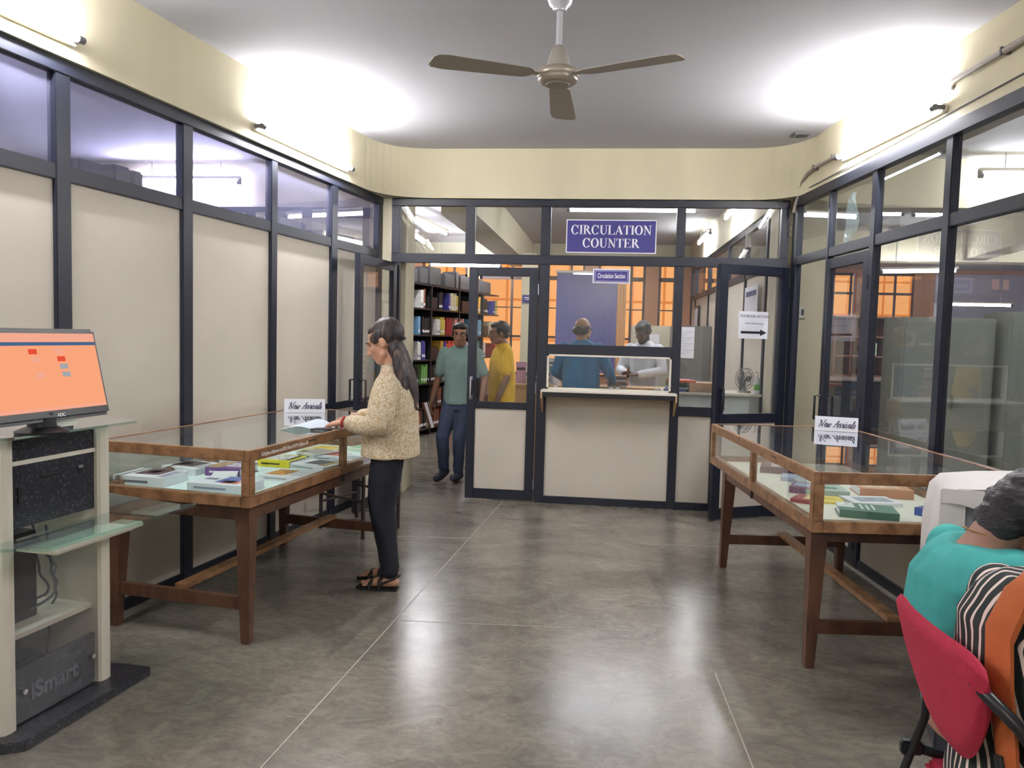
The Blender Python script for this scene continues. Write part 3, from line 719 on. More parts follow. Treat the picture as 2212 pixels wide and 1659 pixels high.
# ================================================================ CEILING FAN
FANM = mat('fan_enamel', (176, 166, 150), .35, metal=.3); FANB = mat('fan_blade', (172, 164, 152), .5); FANR = mat('fan_rod', (214, 216, 220), .3, metal=.2)
t = thing('ceiling_fan', 'beige three bladed ceiling fan hanging over the hall', 'ceiling fan', (-.226, 3.6, 2.6))
F0 = Matrix.Translation((-.226, 3.6, 0))
MB(F0).lathe([(.0, ZC), (.062, ZC), (.066, 3.0), (.05, 2.955), (.034, 2.94), (.03, 2.925), (.0, 2.925)], FANR, 24).build('canopy', t, 0, True)
MB(F0).lathe([(0, 2.93), (.014, 2.93), (.014, 2.76), (0, 2.76)], FANR, 16).build('rod', t, 0, True)
MB(F0).lathe([(0, 2.775), (.016, 2.775), (.034, 2.755), (.048, 2.71), (.052, 2.69), (.058, 2.672), (.0, 2.672)], FANB, 24).build('cowl', t, 0, True)
MB(F0).lathe([(0, 2.676), (.06, 2.675), (.09, 2.663), (.096, 2.65), (.096, 2.636), (.09, 2.63), (.092, 2.622), (.086, 2.61), (.07, 2.602), (.0, 2.602)], FANM, 36).build('motor', t, 0, True)
MB(F0).lathe([(0, 2.606), (.056, 2.603), (.052, 2.597), (0, 2.597)], FANB, 24).build('cap', t, 0, True)
for k in range(3):
    a = math.pi / 2 + k * 2 * math.pi / 3
    Mb = F0 @ Matrix.Translation((0, 0, 2.642)) @ Matrix.Rotation(a, 4, 'Z') @ Matrix.Rotation(R(2.5), 4, 'Y')
    MB(Mb).box(.085, .17, -.022, .022, -.003, .003, FANM).build('blade_arm', t, .001)
    b = MB(Mb @ Matrix.Rotation(R(9), 4, 'X'))
    xs_ = [.13, .16, .25, .4, .54, .59, .605]; hw = [.03, .05, .055, .062, .068, .06, .04]
    rings = [[(x, -h_, -.002), (x, h_, -.002 - .006), (x, h_, .001 - .006), (x, 0, .004), (x, -h_, .001)] for x, h_ in zip(xs_, hw)]
    b.loft(rings, FANB); b.build('blade', t, 0, False)

# ================================================================ KIOSK
HK = R(7.2); KO = (-1.848, 2.632)
KM = Matrix(((math.cos(HK), math.sin(HK), 0, KO[0]), (-math.sin(HK), math.cos(HK), 0, KO[1]), (0, 0, 1, 0), (0, 0, 0, 1)))
t = thing('computer_kiosk', 'cream kiosk with black granite panels and glass shelves, at the left edge', 'kiosk', tuple(KM @ Vector((-.25, -.05, 0))), -HK)
kiosk = t
POST = mat('kiosk_cream', (224, 218, 202), .35, var=.03)
MB(KM).prism([(0, .31), (0, -.305), (-.14, -.40), (-.56, -.40), (-.56, .26), (-.10, .31)], 0, .036, GRAN).build('base', t, .003)
for y0, y1 in ((.135, .195), (-.306, -.246)):
    prof = [(-.50, y0), (-.50, y1), (-.10, y1), (-.09, y1 - .008), (-.086, (y0 + y1) / 2), (-.09, y0 + .008), (-.10, y0)]
    MB(KM).prism(prof, .036, 1.062, POST).build('post', t)
MB(KM).box(-.13, -.112, -.245, .134, .735, 1.045, GRAN).build('front_panel', t, .001)
MB(KM).box(-.12, -.106, -.245, .134, .957, .972, POST).build('trim_band', t)
b = MB(KM); b.box(-.112, -.108, -.12, -.03, .895, .905, BLACKM); b.box(-.112, -.108, -.215, -.205, .82, .88, BLACKM); b.box(-.112, -.107, .055, .075, .905, .915, STEEL); b.box(-.112, -.109, .055, .075, .885, .905, BLACKM)
b.build('slots', t)
MB(KM).box(-.50, -.49, -.246, .135, .036, 1.045, mat('kiosk_inner', (150, 138, 124), .6)).build('back_panel', t)
for z in (.30, .395 - .02): pass
MB(KM).box(-.49, -.13, -.246, .135, .335, .352, POST).build('inner_shelf', t)
MB(KM).prism([(.0, .235), (.0, -.305), (-.02, -.35), (-.42, -.35), (-.42, .235)], 1.064, 1.074, KGLASS).build('top_glass', t)
MB(KM).prism([(.128, .425), (.139, .415), (.142, .40), (.107, -.306), (-.03, -.37), (-.084, -.37), (-.084, .197), (-.35, .20), (-.353, .478), (.09, .392)], .70, .710, KGLASS).build('lower_glass', t)
MB(KM).box(-.105, -.101, -.245, .134, .045, .69, ACRYL).build('acrylic_sheet', t)
MB(KM).box(-.13, -.116, -.245, .134, .045, .235, GRAN).build('name_plate', t, .001)
ETCH = mat('etched_letters', (112, 114, 122), .5)
Mt = KM @ Matrix.Translation((-.1005, -.075, .135)) @ Matrix(((0, 0, 1, 0), (1, 0, 0, 0), (0, 1, 0, 0), (0, 0, 0, 1)))
b = MB(); b.text('iSmart', .082, ETCH, Mt, 'CENTER', .003, .0005)
for zz in (.05, .056, .062, .068, -.05, -.056, -.062, -.068, -.074): b.box(.05 - abs(zz) * .2, .125, zz - .0012, zz + .0012, 0, .0006, ETCH, Mt)
b.build('etched_name', t)
for y in (.10, -.215):
    MB(KM).tube([(-.101, y, .155), (-.088, y, .155)], .010, CHROME, 12).build('screw_knob', t, 0, True)
one('computer_tower', MB(KM).box(-.48, -.22, -.20, -.03, .353, .68, BLACKP), 'black computer tower inside the kiosk on its inner shelf', 'computer', bevel=.004)
one('battery_box', MB(KM).box(-.46, -.24, -.23, .02, .036, .19, BLACKP), 'low black box inside the kiosk behind the etched plate', 'box', bevel=.004)
for k, pts in enumerate(([(-.3, .02, .66), (-.2, .04, .52), (-.18, .0, .42), (-.25, -.12, .36), (-.2, -.2, .37), (-.18, -.22, .45)],
                         [(-.35, .07, .68), (-.3, .06, .5), (-.28, .08, .4), (-.34, .06, .36)],
                         [(-.3, .085, .66), (-.27, .09, .5), (-.24, .075, .42), (-.27, .09, .33), (-.3, .1, .2), (-.3, .06, .05)])):
    q = [Vector(p) for p in pts]; pp = []
    for i in range(len(q) - 1):
        for s in range(6):
            a_ = s / 6; pp.append(tuple(q[i].lerp(q[i + 1], a_) + Vector((.004 * math.sin(i * 3 + s), .006 * math.cos(i * 2 + s), 0))))
    pp.append(tuple(q[-1]))
    MB(KM).tube(pp, .005, GREYP, 8).build('cable', t, 0, True)
one('keyboard', MB(KM).box(-.02, .085, -.26, .17, .672, .690, WHITEC), 'white keyboard on the pull out tray under the kiosk glass shelf', 'keyboard', bevel=.004)
MB(KM).box(-.095, .07, -.24, .13, .664, .671, POST).build('keyboard_tray', t)
MB(KM).box(-.34, -.24, .04, .20, 1.0745, 1.10, WHITEC).build('rear_board', t, .006)
# monitor
MC = KM @ Matrix.Translation((.025, -.19, 1.118)) @ Matrix.Rotation(R(-13), 4, 'Y')
t = thing('monitor', 'black flat monitor with orange screen on top of the kiosk', 'monitor', tuple(KM @ Vector((-.05, -.19, 1.074))), -HK)
b = MB(MC)
b.box(-.035, 0, -.27, .265, 0, .325, BLACKP)
b.build('bezel', t, .012, True)
SCR = emis('screen_orange', (255, 170, 128), .225)
MB(MC).box(.0, .0015, -.25, .245, .035, .305, SCR).build('screen', t)
b = MB(MC)
e1 = emis('screen_bar', (78, 110, 150), .2); e2 = emis('screen_red', (236, 84, 60), .22); e3 = emis('screen_pink', (250, 176, 150), .22); e4 = emis('screen_grey', (176, 180, 184), .2)
b.box(.0015, .0022, -.25, .245, .262, .274, e1); b.box(.0015, .0022, -.25, .245, .276, .304, e3)
b.box(.0015, .0022, -.25, .245, .036, .046, e3)
for y, z, e in ((-.055, .232, e2), (.055, .232, e3), (-.05, .205, e3), (.06, .205, e2), (.065, .178, e4), (.07, .15, e4), (-.04, .15, e3)):
    b.box(.0015, .0024, y, y + .034, z, z + .018, e)
b.build('screen_icons', t)
Mt = MC @ Matrix.Translation((.0008, .03, .017)) @ Matrix(((0, 0, 1, 0), (1, 0, 0, 0), (0, 1, 0, 0), (0, 0, 0, 1)))
MB().text('AOC', .016, SIGNW, Mt, 'CENTER', .0006, .0004).build('logo', t)
b = MB(MC); b.box(-.06, -.034, -.06, .05, .03, .2, BLACKP); b.build('rear_cover', t, .008)
b = MB(KM @ Matrix.Translation((-.02, -.20, 0))); b.lathe([(0, 1.0745), (.082, 1.0745), (.084, 1.082), (.06, 1.092), (.045, 1.098), (.04, 1.145), (0, 1.145)], BLACKP, 28); b.build('stand', t, 0, True)

# ================================================================ WALL FITTINGS
def socket(label, M):
    t = thing('power_socket', label, 'socket', tuple(M.translation))
    MB(M).box(-.052, .052, -.008, 0, -.055, .055, WHITEC).build('plate', t, .004)
    b = MB(M)
    b.box(-.035, .01, -.0105, -.008, -.03, .03, PAPER); b.box(.016, .036, -.012, -.008, -.024, .024, GREYP)
    for x, z in ((-.012, .014), (-.022, -.008), (-.002, -.008)): b.tube([(x, -.0102, z), (x, -.0118, z)], .004, BLACKP, 8)
    b.build('outlet', t)
    return t
socket('white wall socket with switch on the yellow column right of the ajar door', Matrix.Translation((1.635, 6.618, 1.705)))
t = thing('pipe_conduit', 'grey pipe conduit running along the right beam and down the corner', 'pipe', tuple(Rp(5.9, .03, 2.77)))
PIPE = mat('grey_pipe', (158, 150, 138), .5)
MB(MR).tube([(uR(5.75), 0, 2.775), (uR(6.1), 0, 2.785), (uR(6.28), 0, 2.77), (uR(6.40), 0, 2.72), (uR(6.44), .0, 2.64), (uR(6.47), .015, 2.58), (uR(6.5), .02, 2.50)], .013, PIPE, 10).build('pipe', t, 0, True)
MB(MR).tube([(uR(3.0), 0, 2.835), (uR(4.32), 0, 2.83), (uR(4.36), -.01, 2.82), (uR(4.37), -.03, 2.81)], .016, PIPE, 10).build('pipe', t, 0, True)
for y in (6.15, 5.8, 3.9, 3.4): MB(MR).box(uR(y), uR(y) + .012, -.032, .018, 2.765 if y > 5 else 2.815, 2.80 if y > 5 else 2.85, GREYP).build('clip', t)
t = one('thin_cable', MB(MR).tube([(uR(3.0), -.022, 2.70), (uR(5.2), -.022, 2.672), (uR(6.35), -.022, 2.66)], .004, GREYP, 6), 'thin grey cable stapled low along the right beam', 'cable', smooth=True)
one('ceiling_hook_plate', MB().box(1.42, 1.53, 6.12, 6.23, 3.022, 3.0395, GREYP).box(1.45, 1.50, 6.15, 6.2, 3.014, 3.022, BLACKP), 'small dark square plate on the ceiling at the right corner', 'ceiling plate')
# tangle of wire at the corner
pts = [tuple(Vector((1.527, 6.585, 2.50)) + Vector((.012 * math.sin(i * 1.3), -.01 * math.cos(i * 2.1) - .004, -.012 * i * .9 + .02 * math.sin(i * 2.4)))) for i in range(16)]
one('loose_wire', MB().tube(pts, .003, PIPE, 6), 'loose wire tangle hanging below the pipe at the right corner', 'wire', smooth=True)

# ---- signs of the counter
def serif(mb, ch, x, s, m, M):
    """bold serif capitals drawn as shapes; returns advance"""
    T = .17; t_ = .055
    def rc(x0, x1, y0, y1): mb.add([(x + x0 * s, y0 * s, 0), (x + x1 * s, y0 * s, 0), (x + x1 * s, y1 * s, 0), (x + x0 * s, y1 * s, 0)], [(0, 1, 2, 3)], m, M)
    def pl(pts): mb.add([(x + a * s, c * s, 0) for a, c in pts], [tuple(range(len(pts)))], m, M)
    def arc(cx, cy, rx, ry, ix, iy, a0, a1, n=20):
        for k in range(n):
            p = [R(a0 + (a1 - a0) * (k + d) / n) for d in (0, 1)]
            pl([(cx + rx * math.cos(p[0]), cy + ry * math.sin(p[0])), (cx + rx * math.cos(p[1]), cy + ry * math.sin(p[1])), (cx + ix * math.cos(p[1]), cy + iy * math.sin(p[1])), (cx + ix * math.cos(p[0]), cy + iy * math.sin(p[0]))])
    def stem(c, w=T, sf=.07, y0=0, y1=1): rc(c - w / 2, c + w / 2, y0, y1); rc(c - w / 2 - sf, c + w / 2 + sf, y0, y0 + .045); rc(c - w / 2 - sf, c + w / 2 + sf, y1 - .045, y1)
    if ch == 'I': stem(.19); return .38
    if ch == 'C': arc(.38, .5, .37, .52, .2, .46, 40, 320); pl([(.64, .62), (.7, .62), (.7, 1.0), (.66, 1.0), (.6, .86)]); pl([(.62, .2), (.72, .22), (.66, .1), (.55, .04)]); return .78
    if ch == 'O': arc(.4, .5, .39, .52, .21, .46, 0, 360, 32); return .82
    if ch == 'R': stem(.18); arc(.26, .745, .33, .255, .16, .21, -90, 90, 14); pl([(.30, .5), (.48, .5), (.76, .045), (.82, .0), (.6, .0)]); rc(.2, .3, .49, .535); rc(.2, .3, .955, 1); return .8
    if ch == 'U': rc(.10, .27, .33, 1); rc(.03, .34, .955, 1); rc(.62, .68, .33, 1); rc(.54, .76, .955, 1); arc(.39, .35, .29, .36, .12, .29, 180, 300, 12); arc(.39, .35, .29, .36, .23, .29, 300, 360, 8); return .8
    if ch == 'L': stem(.18); rc(.18, .62, 0, .05); pl([(.55, 0), (.66, 0), (.68, .28), (.64, .28)]); return .7
    if ch == 'T': stem(.34); rc(.02, .66, .95, 1); pl([(.0, .72), (.03, .72), (.12, 1), (.01, 1)]); pl([(.68, .72), (.65, .72), (.56, 1), (.67, 1)]); return .7
    if ch == 'A': pl([(.34, 1), (.44, 1), (.74, 0), (.54, 0), (.34, .72)]); pl([(.36, 1), (.40, .95), (.12, 0), (.06, 0)]); rc(.2, .56, .3, .345); rc(0, .2, 0, .045); rc(.48, .8, 0, .045); return .8
    if ch == 'N': rc(.14, .20, 0, 1); rc(.04, .3, 0, .045); rc(.64, .70, 0, 1); rc(.54, .8, .955, 1); pl([(.03, 1), (.25, 1), (.70, .1), (.70, -.02), (.64, -.02)]); return .84
    if ch == 'E': stem(.18); rc(.18, .6, 0, .05); rc(.18, .58, .95, 1); rc(.2, .46, .48, .53); rc(.44, .48, .36, .65); pl([(.54, 0), (.64, 0), (.67, .27), (.63, .27)]); pl([(.52, 1), (.62, 1), (.62, .73), (.58, .73)]); return .72
    return .4
def serif_line(mb, txt, cx, cy, s, m, M, w=None):
    # measure
    tmp = MB(); x = 0
    for ch in txt: x += serif(tmp, ch, x, s, m, Matrix()) * s
    tot = x; k = (w / tot) if w else 1
    M2 = M @ Matrix.Translation((cx - tot * k / 2, cy, 0)) @ Matrix.Diagonal((k, 1, 1, 1)); x = 0
    for ch in txt: x += serif(mb, ch, x, s, m, M2) * s
FACE = lambda x, y, z: Matrix.Translation((x, y, z)) @ Matrix.Rotation(math.pi / 2, 4, 'X')
t = thing('sign_board', 'large blue sign reading CIRCULATION COUNTER in the middle transom', 'sign', (.073, YB + .01, 2.17))
MB().box(-.308, .452, YB + .004, YB + .02, 2.168, 2.45, SIGNW).build('border', t, .002)
MB().box(-.299, .443, YB + .002, YB + .004, 2.177, 2.441, SIGNB).build('board', t)
b = MB(); Mf = FACE(.073, YB + .0008, 0)
serif_line(b, 'CIRCULATION', 0, 2.325, .078, SIGNW, Mf, .68); serif_line(b, 'COUNTER', 0, 2.215, .078, SIGNW, Mf, .48); b.build('lettering', t)
t = thing('sign_board', 'small blue sign reading Circulation Section hung above the serving window', 'sign', (.088, YB + .01, 1.92))
MB().box(-.072, .245, YB + .010, YB + .022, 1.915, 2.037, SIGNW).build('border', t)
MB().box(-.060, .233, YB + .008, YB + .010, 1.925, 2.027, SIGNB).build('board', t)
b = MB(); b.box(-.052, .225, YB + .0072, YB + .008, 1.931, 1.934, SIGNW); b.box(-.052, .225, YB + .0072, YB + .008, 2.018, 2.021, SIGNW); b.box(-.052, -.049, YB + .0072, YB + .008, 1.931, 2.021, SIGNW); b.box(.222, .225, YB + .0072, YB + .008, 1.931, 2.021, SIGNW)
b.text('Circulation Section', .042, SIGNW, FACE(.0865, YB + .007, 1.976) @ Matrix.Diagonal((.72, 1.35, 1, 1)), 'CENTER', .0007, .0004); b.build('lettering', t)
# paper notice on the ajar door
DD = Matrix.Translation((1.53, YB - .045, 0)) @ Matrix.Rotation(math.atan2(6.27 - 6.59, .925 - 1.53), 4, 'Z')
DF = DD @ Matrix.Translation((.335, .0062, 0)) @ Matrix.Rotation(math.pi, 4, 'Z') @ Matrix.Rotation(math.pi / 2, 4, 'X')
t = thing('paper_notice', 'white paper reading TEXTBOOK SECTION with black arrow taped on the ajar door', 'notice', tuple(DD @ Vector((.335, .006, 1.46))))
MB(DF).box(-.145, .145, 1.475, 1.695, -.0022, -.0012, PAPER).build('sheet', t)
b = MB(); b.text('TEXTBOOK SECTION', .030, INKB, DF @ Matrix.Translation((0.01, 1.655, -.0008)), 'CENTER', 0, .0003)
b.text('Only for Reading Purpose', .0175, INKB, DF @ Matrix.Translation((0.01, 1.598, -.0008)), 'CENTER', 0, .0003)
b.add([(-.12, 1.515, 0), (.07, 1.515, 0), (.07, 1.498, 0), (.135, 1.525, 0), (.07, 1.552, 0), (.07, 1.535, 0), (-.12, 1.535, 0)], [(0, 1, 2, 3, 4, 5, 6)], INKB, DF @ Matrix.Translation((0, 0, -.0006)))
b.build('print', t)
# ================================================================ LIBRARY BEYOND THE COUNTER
RM = Matrix.Translation((-2.46, 10.5, 0)) @ Matrix.Rotation(R(90 - 13.7), 4, 'Z')      # x along the rack, -y towards the viewer
t = thing('bookshelf', 'long black steel bookshelf seen through the open doorway', 'bookshelf', tuple(RM @ Vector((1.4, .15, 0))))
SH = [.10, .40, .745, 1.08, 1.43, 1.80, 2.14]
S0, S1 = -1.6, 4.2
for z in SH: MB(RM).box(S0, S1, 0, .30, z - .022, z, BLACKM).build('shelf', t)
for k in range(7):
    x = S0 + (S1 - S0) * k / 6
    MB(RM).box(x - .015, x + .015, 0, .30, 0, 2.14, BLACKM).build('upright', t)
MB(RM).box(S0, S1, .298, .304, 0, 2.14, BLACKM).build('back_sheet', t)
Cc = {'white': (226, 224, 220), 'brown': (132, 84, 66), 'black': (34, 34, 38), 'blue': (70, 70, 150), 'cream': (214, 206, 176), 'yellow': (206, 190, 90), 'gold': (214, 170, 70),
      'red': (160, 50, 52), 'pink': (206, 150, 146), 'light blue': (120, 170, 206), 'orange red': (222, 96, 70), 'teal': (70, 130, 130), 'green': (124, 176, 96)}
ORD = 'first second third fourth fifth sixth seventh eighth ninth tenth eleventh twelfth thirteenth fourteenth'.split()
ROW = ['bottom', 'second', 'third', 'fourth', 'fifth', 'sixth']
rows = {5: [(0.02, 'white', 2), (.1, 'brown', 2), (.62, 'black', 3), (.95, 'blue', 2), (1.02, 'cream', 5), (1.22, 'yellow', 3), (1.75, 'black', 2), (2.0, 'gold', 4), (2.3, 'black', 6), (2.75, 'blue', 3), (2.9, 'yellow', 3), (3.1, 'light blue', 4)],
        4: [(-.05, 'light blue', 2), (.1, 'black', 7), (.55, 'white', 3), (.68, 'yellow', 4), (.9, 'red', 5), (1.2, 'pink', 9), (1.85, 'light blue', 14), (2.6, 'cream', 4), (3.2, 'white', 5)],
        3: [(-.05, 'white', 3), (.08, 'blue', 3), (.7, 'gold', 2), (.8, 'blue', 2), (.9, 'orange red', 12), (1.6, 'white', 3), (1.95, 'teal', 6), (2.3, 'white', 4), (2.9, 'orange red', 4)],
        2: [(-.1, 'black', 2), (.1, 'green', 4), (.30, 'black', 11), (.9, 'white', 3), (1.6, 'brown', 5), (2.1, 'light blue', 5)],
        1: [(-.1, 'white', 3), (.3, 'black', 3), (.55, 'brown', 6), (1.2, 'white', 4), (1.6, 'blue', 4)],
        0: [(-.05, 'brown', 4), (.1, 'black', 4), (.3, 'cream', 3), (.5, 'brown', 4), (1.0, 'orange red', 4)]}
rng = random.Random(3)
protos = {}; seen = set()
for r, segs in rows.items():
    z = SH[r] if r < 6 else 0
    for s0, cn, n in segs:
        key = cn
        if key not in protos:
            b = MB(); b.box(-.017, .017, 0, .19, 0, .25, mat('spine_' + cn.replace(' ', '_'), Cc[cn], .5, var=.15, scale=20))
            if cn not in ('red',): b.box(-.0172, .0172, -.0006, .001, .035, .07, PAPER if cn != 'white' else mat('spine_tag', (150, 150, 160), .6))
            protos[key] = b.build('book'); first = True
        else: first = False
        x = s0
        for i in range(n):
            o = protos[key] if first else protos[key].copy()
            if not first: COL.objects.link(o)
            first = False
            kx = rng.uniform(.8, 1.25); kz = rng.uniform(.88, 1.08)
            x += .0345 * kx / 2
            o.matrix_world = RM @ Matrix.Translation((x, rng.uniform(.012, .03), z)) @ Matrix.Diagonal((kx, 1, kz, 1))
            x += .0345 * kx / 2 + .001
            prv = [q[1] for q in segs if q[0] < s0]; nb = ('beside the %s ones' % prv[-1]) if prv else 'by the column'
            lb = '%s %s book from the left %s, %s row of the bookshelf' % (ORD[i], cn, nb, ROW[r])
            if lb in seen: lb = lb.replace('from the left', 'of the farther run')
            seen.add(lb); tag(o, lb, 'book', '%s books in the %s shelf row' % (cn, ROW[r]))
BX = mat('box_file', (74, 74, 78), .55, var=.2, scale=6)
for k, (x, w_, h_) in enumerate(((-.4, .34, .2), (0.0, .26, .22), (.30, .38, .26), (.80, .36, .2), (1.2, .12, .26), (1.36, .44, .22), (1.9, .3, .22), (2.25, .4, .2))):
    o = one('box_file', MB(RM).box(x, x + w_, .03, .27, 2.141, 2.141 + h_, BX), 'dark grey box file on top of the long bookshelf', 'box file', 'box files on the bookshelf', bevel=.012)
    o['label'] = ['dark grey box file at the hidden left end of the bookshelf top', 'dark box file on the bookshelf top next to the column', 'tall dark rounded box file on the bookshelf top', 'wide low box file above the cream books on the bookshelf top', 'narrow upright box file on the bookshelf top', 'widest box file on the bookshelf top, behind the door stile', 'box file on the bookshelf top seen through the door glass', 'farthest box file on the bookshelf top'][k]
for k, (x, r, lab) in enumerate(((.22, 5, 'black bookend block in the sixth row, left'), (1.42, 5, 'black bookend block in the sixth row, beside the yellow books'), (.30, 3, 'black bookend block in the fourth row, beside the blue books'), (2.35, 4, 'black bookend block in the fifth row'), (.42, 1, 'black bookend block in the second row'))):
    one('bookend', MB(RM).box(x, x + (.34 if k < 3 else .2), .02, .24, SH[r] + .0005, SH[r] + .17, BLACKP), lab + ' of the bookshelf', 'bookend', 'black bookends', bevel=.01)

# wall items of the office
t = thing('vertical_blind', 'violet blue vertical blind in front of the far orange window', 'blind', (-.25, 13.1, .9))
BL = mat('blind_violet', (98, 100, 160), .8)
MB().box(-.76, .26, 13.08, 13.13, 2.53, 2.57, WHITEC).build('headrail', t)
for k in range(11):
    x = -.74 + k * .0925
    MB(Matrix.Translation((x + .045, 13.1, 0)) @ Matrix.Rotation(R(9), 4, 'Z')).box(-.0475, .0475, -.001, .001, .85, 2.53, BL).build('slat', t)
one('curtain', MB().loft([[(.25 + .012 * i, 13.14 + .012 * math.sin(i * 1.4), z) for i in range(16)] + [(.25 + .012 * i, 13.145 + .012 * math.sin(i * 1.4), z) for i in range(15, -1, -1)] for z in (.01, 2.5)], mat('peach_curtain', (226, 176, 126), .8)), 'peach curtain hanging beside the violet blind', 'curtain')
t = thing('metal_cabinet', 'light grey steel cabinet behind the man in white', 'cabinet', (.72, 11.2, 0))
CABL = mat('cabinet_beige', (196, 188, 168), .45); CABG = mat('cabinet_grey', (112, 110, 104), .45)
MB().box(.46, 1.0, 11.0, 11.45, 0, 1.64, CABL).build('body', t, .006)
MB().box(.50, .96, 10.985, 11.0, .1, 1.6, CABL).build('door', t, .004)
MB().box(.56, .84, 10.975, 10.984, 1.02, 1.52, PAPER).build('door_paper', t)
t = thing('metal_cabinet', 'dark grey steel cabinet with a paper list, behind the narrow fixed pane', 'cabinet', (1.17, 10.2, 0))
MB().box(.93, 1.42, 10.0, 10.4, 0, 1.63, CABG).build('body', t, .006)
MB().box(.95, 1.40, 9.985, 10.0, .08, 1.6, CABG).build('door', t, .004)
b = MB(); b.box(.97, 1.20, 9.978, 9.984, 1.22, 1.615, PAPER)
for i in range(12): b.box(1.0, 1.10 + .05 * (i % 3), 9.9775, 9.978, 1.27 + i * .026, 1.275 + i * .026, mat('faint_print', (165, 165, 172), .7))
b.build('paper_list', t)
# framed certificate and hanging calendar on the side wall
t = thing('picture_frame', 'dark framed certificate on the office side wall', 'picture', (1.47, 12.2, 1.75))
MB().box(1.478, 1.499, 12.0, 12.45, 1.60, 1.98, BLACKM).build('frame', t)
MB().box(1.474, 1.478, 12.04, 12.41, 1.64, 1.94, PAPER).build('certificate', t)
t = thing('wall_calendar', 'white and pink paper calendar on the office side wall, above the arrow notice', 'calendar', (1.47, 7.85, 1.7))
b = MB(); b.box(1.478, 1.484, 7.55, 8.2, 1.52, 2.0, PAPER); b.build('sheet', t)
b = MB(); b.box(1.475, 1.4778, 7.72, 8.15, 1.53, 1.74, mat('calendar_pink', (206, 130, 150), .6, var=.5, scale=60)); b.build('pink_table', t)
b = MB(); b.box(1.475, 1.4778, 7.62, 8.12, 1.90, 1.95, mat('calendar_ink', (70, 76, 120), .6, var=.6, scale=40)); b.build('heading', t)
# office counter
t = thing('office_counter', 'white topped office counter behind the ajar door', 'counter', (1.09, 7.4, 0))
MB().box(.60, 1.47, 7.12, 7.62, .955, .978, WHITEC).build('top', t, .003)
MB().box(.64, 1.45, 7.17, 7.60, 0, .955, mat('counter_front', (200, 206, 200), .5)).build('body', t)
t = thing('table_fan', 'small grey table fan standing on the office counter', 'fan', (1.36, 7.36, .978))
FG = mat('fan_grey', (150, 148, 140), .45)
b = MB(Matrix.Translation((1.36, 7.36, .978))); b.lathe([(0, 0), (.06, 0), (.058, .012), (.012, .02), (.012, .07), (0, .07)], FG, 20); b.build('base', t, 0, True)
MF_ = Matrix.Translation((1.36, 7.36, 1.105)) @ Matrix.Rotation(R(35), 4, 'Z') @ Matrix.Rotation(R(90), 4, 'X')
for k, (r_, h_) in enumerate(((.10, -.02), (.10, .02), (.06, .04), (.06, -.035))):
    MB(MF_).tube([(r_ * math.cos(a * math.pi / 12), r_ * math.sin(a * math.pi / 12), h_) for a in range(25)], .0025, FG, 6).build('cage_ring', t)
for k in range(20):
    a = k * math.pi / 10; c_, s_ = math.cos(a), math.sin(a)
    MB(MF_).tube([(0, 0, .045), (.06 * c_, .06 * s_, .04), (.10 * c_, .10 * s_, .02), (.10 * c_, .10 * s_, -.02), (.06 * c_, .06 * s_, -.035), (0, 0, -.04)], .0012, FG, 5).build('cage_wire', t)
for k in range(3):
    MB(MF_ @ Matrix.Rotation(k * 2.094, 4, 'Z') @ Matrix.Rotation(R(25), 4, 'X')).prism([(.01, -.012), (.05, -.035), (.085, -.02), (.085, .02), (.04, .03), (.01, .012)], -.001, .001, GREYP).build('blade', t)
MB(MF_).lathe([(0, -.075), (.028, -.07), (.034, -.05), (.03, -.03), (0, -.03)], FG, 20).build('motor', t, 0, True)
b = MB(Matrix.Translation((1.44, 7.19, .978)))
t = thing('soap_bottle', 'white pump bottle with green label at the right end of the office counter', 'bottle', (1.44, 7.19, .978))
b.lathe([(0, 0), (.026, 0), (.028, .01), (.028, .11), (.020, .135), (.010, .145), (.010, .165), (0, .165)], mat('bottle_white', (220, 230, 226), .3), 20); b.build('bottle', t, 0, True)
MB(Matrix.Translation((1.44, 7.19, .978))).lathe([(.0, .035), (.0288, .035), (.0288, .085), (0, .085)], mat('label_green', (110, 186, 70), .5), 20).build('label_band', t, 0, True)
MB(Matrix.Translation((1.44, 7.19, .978))).tube([(0, 0, .165), (0, 0, .195), (-.025, -.01, .20)], .005, WHITEC, 8).build('pump', t, 0, True)
t = thing('card_box', 'brown cardboard drawer box with metal handle on the office counter', 'box', (.98, 7.2, .978))
MB().box(.83, 1.13, 7.14, 7.45, .9785, 1.062, mat('cardboard', (184, 150, 116), .7, var=.05)).build('body', t, .003)
MB().tube([(.90, 7.14, 1.0), (.90, 7.125, 1.0), (1.12, 7.125, 1.0), (1.12, 7.14, 1.0)], .004, CHROME, 8).build('handle', t, 0, True)
for k, (c_, lab) in enumerate((((80, 96, 150), 'magazine with blue cover at the bottom of the counter stack'), ((150, 150, 160), 'grey magazine in the counter stack'), ((60, 66, 70), 'dark magazine in the counter stack'), ((70, 90, 60), 'green magazine near the top of the counter stack'), ((206, 90, 60), 'magazine with orange cover on top of the counter stack'))):
    M_ = Matrix.Translation((.72 + .012 * k, 7.28, .9785 + .021 * k)) @ Matrix.Rotation(R(-8 + 5 * k), 4, 'Z')
    one('magazine', MB(M_).box(-.10, .10, -.13, .13, 0, .02, mat('mag_%d' % k, c_, .35, var=.4, scale=25)), lab, 'magazine', 'magazines on the office counter')
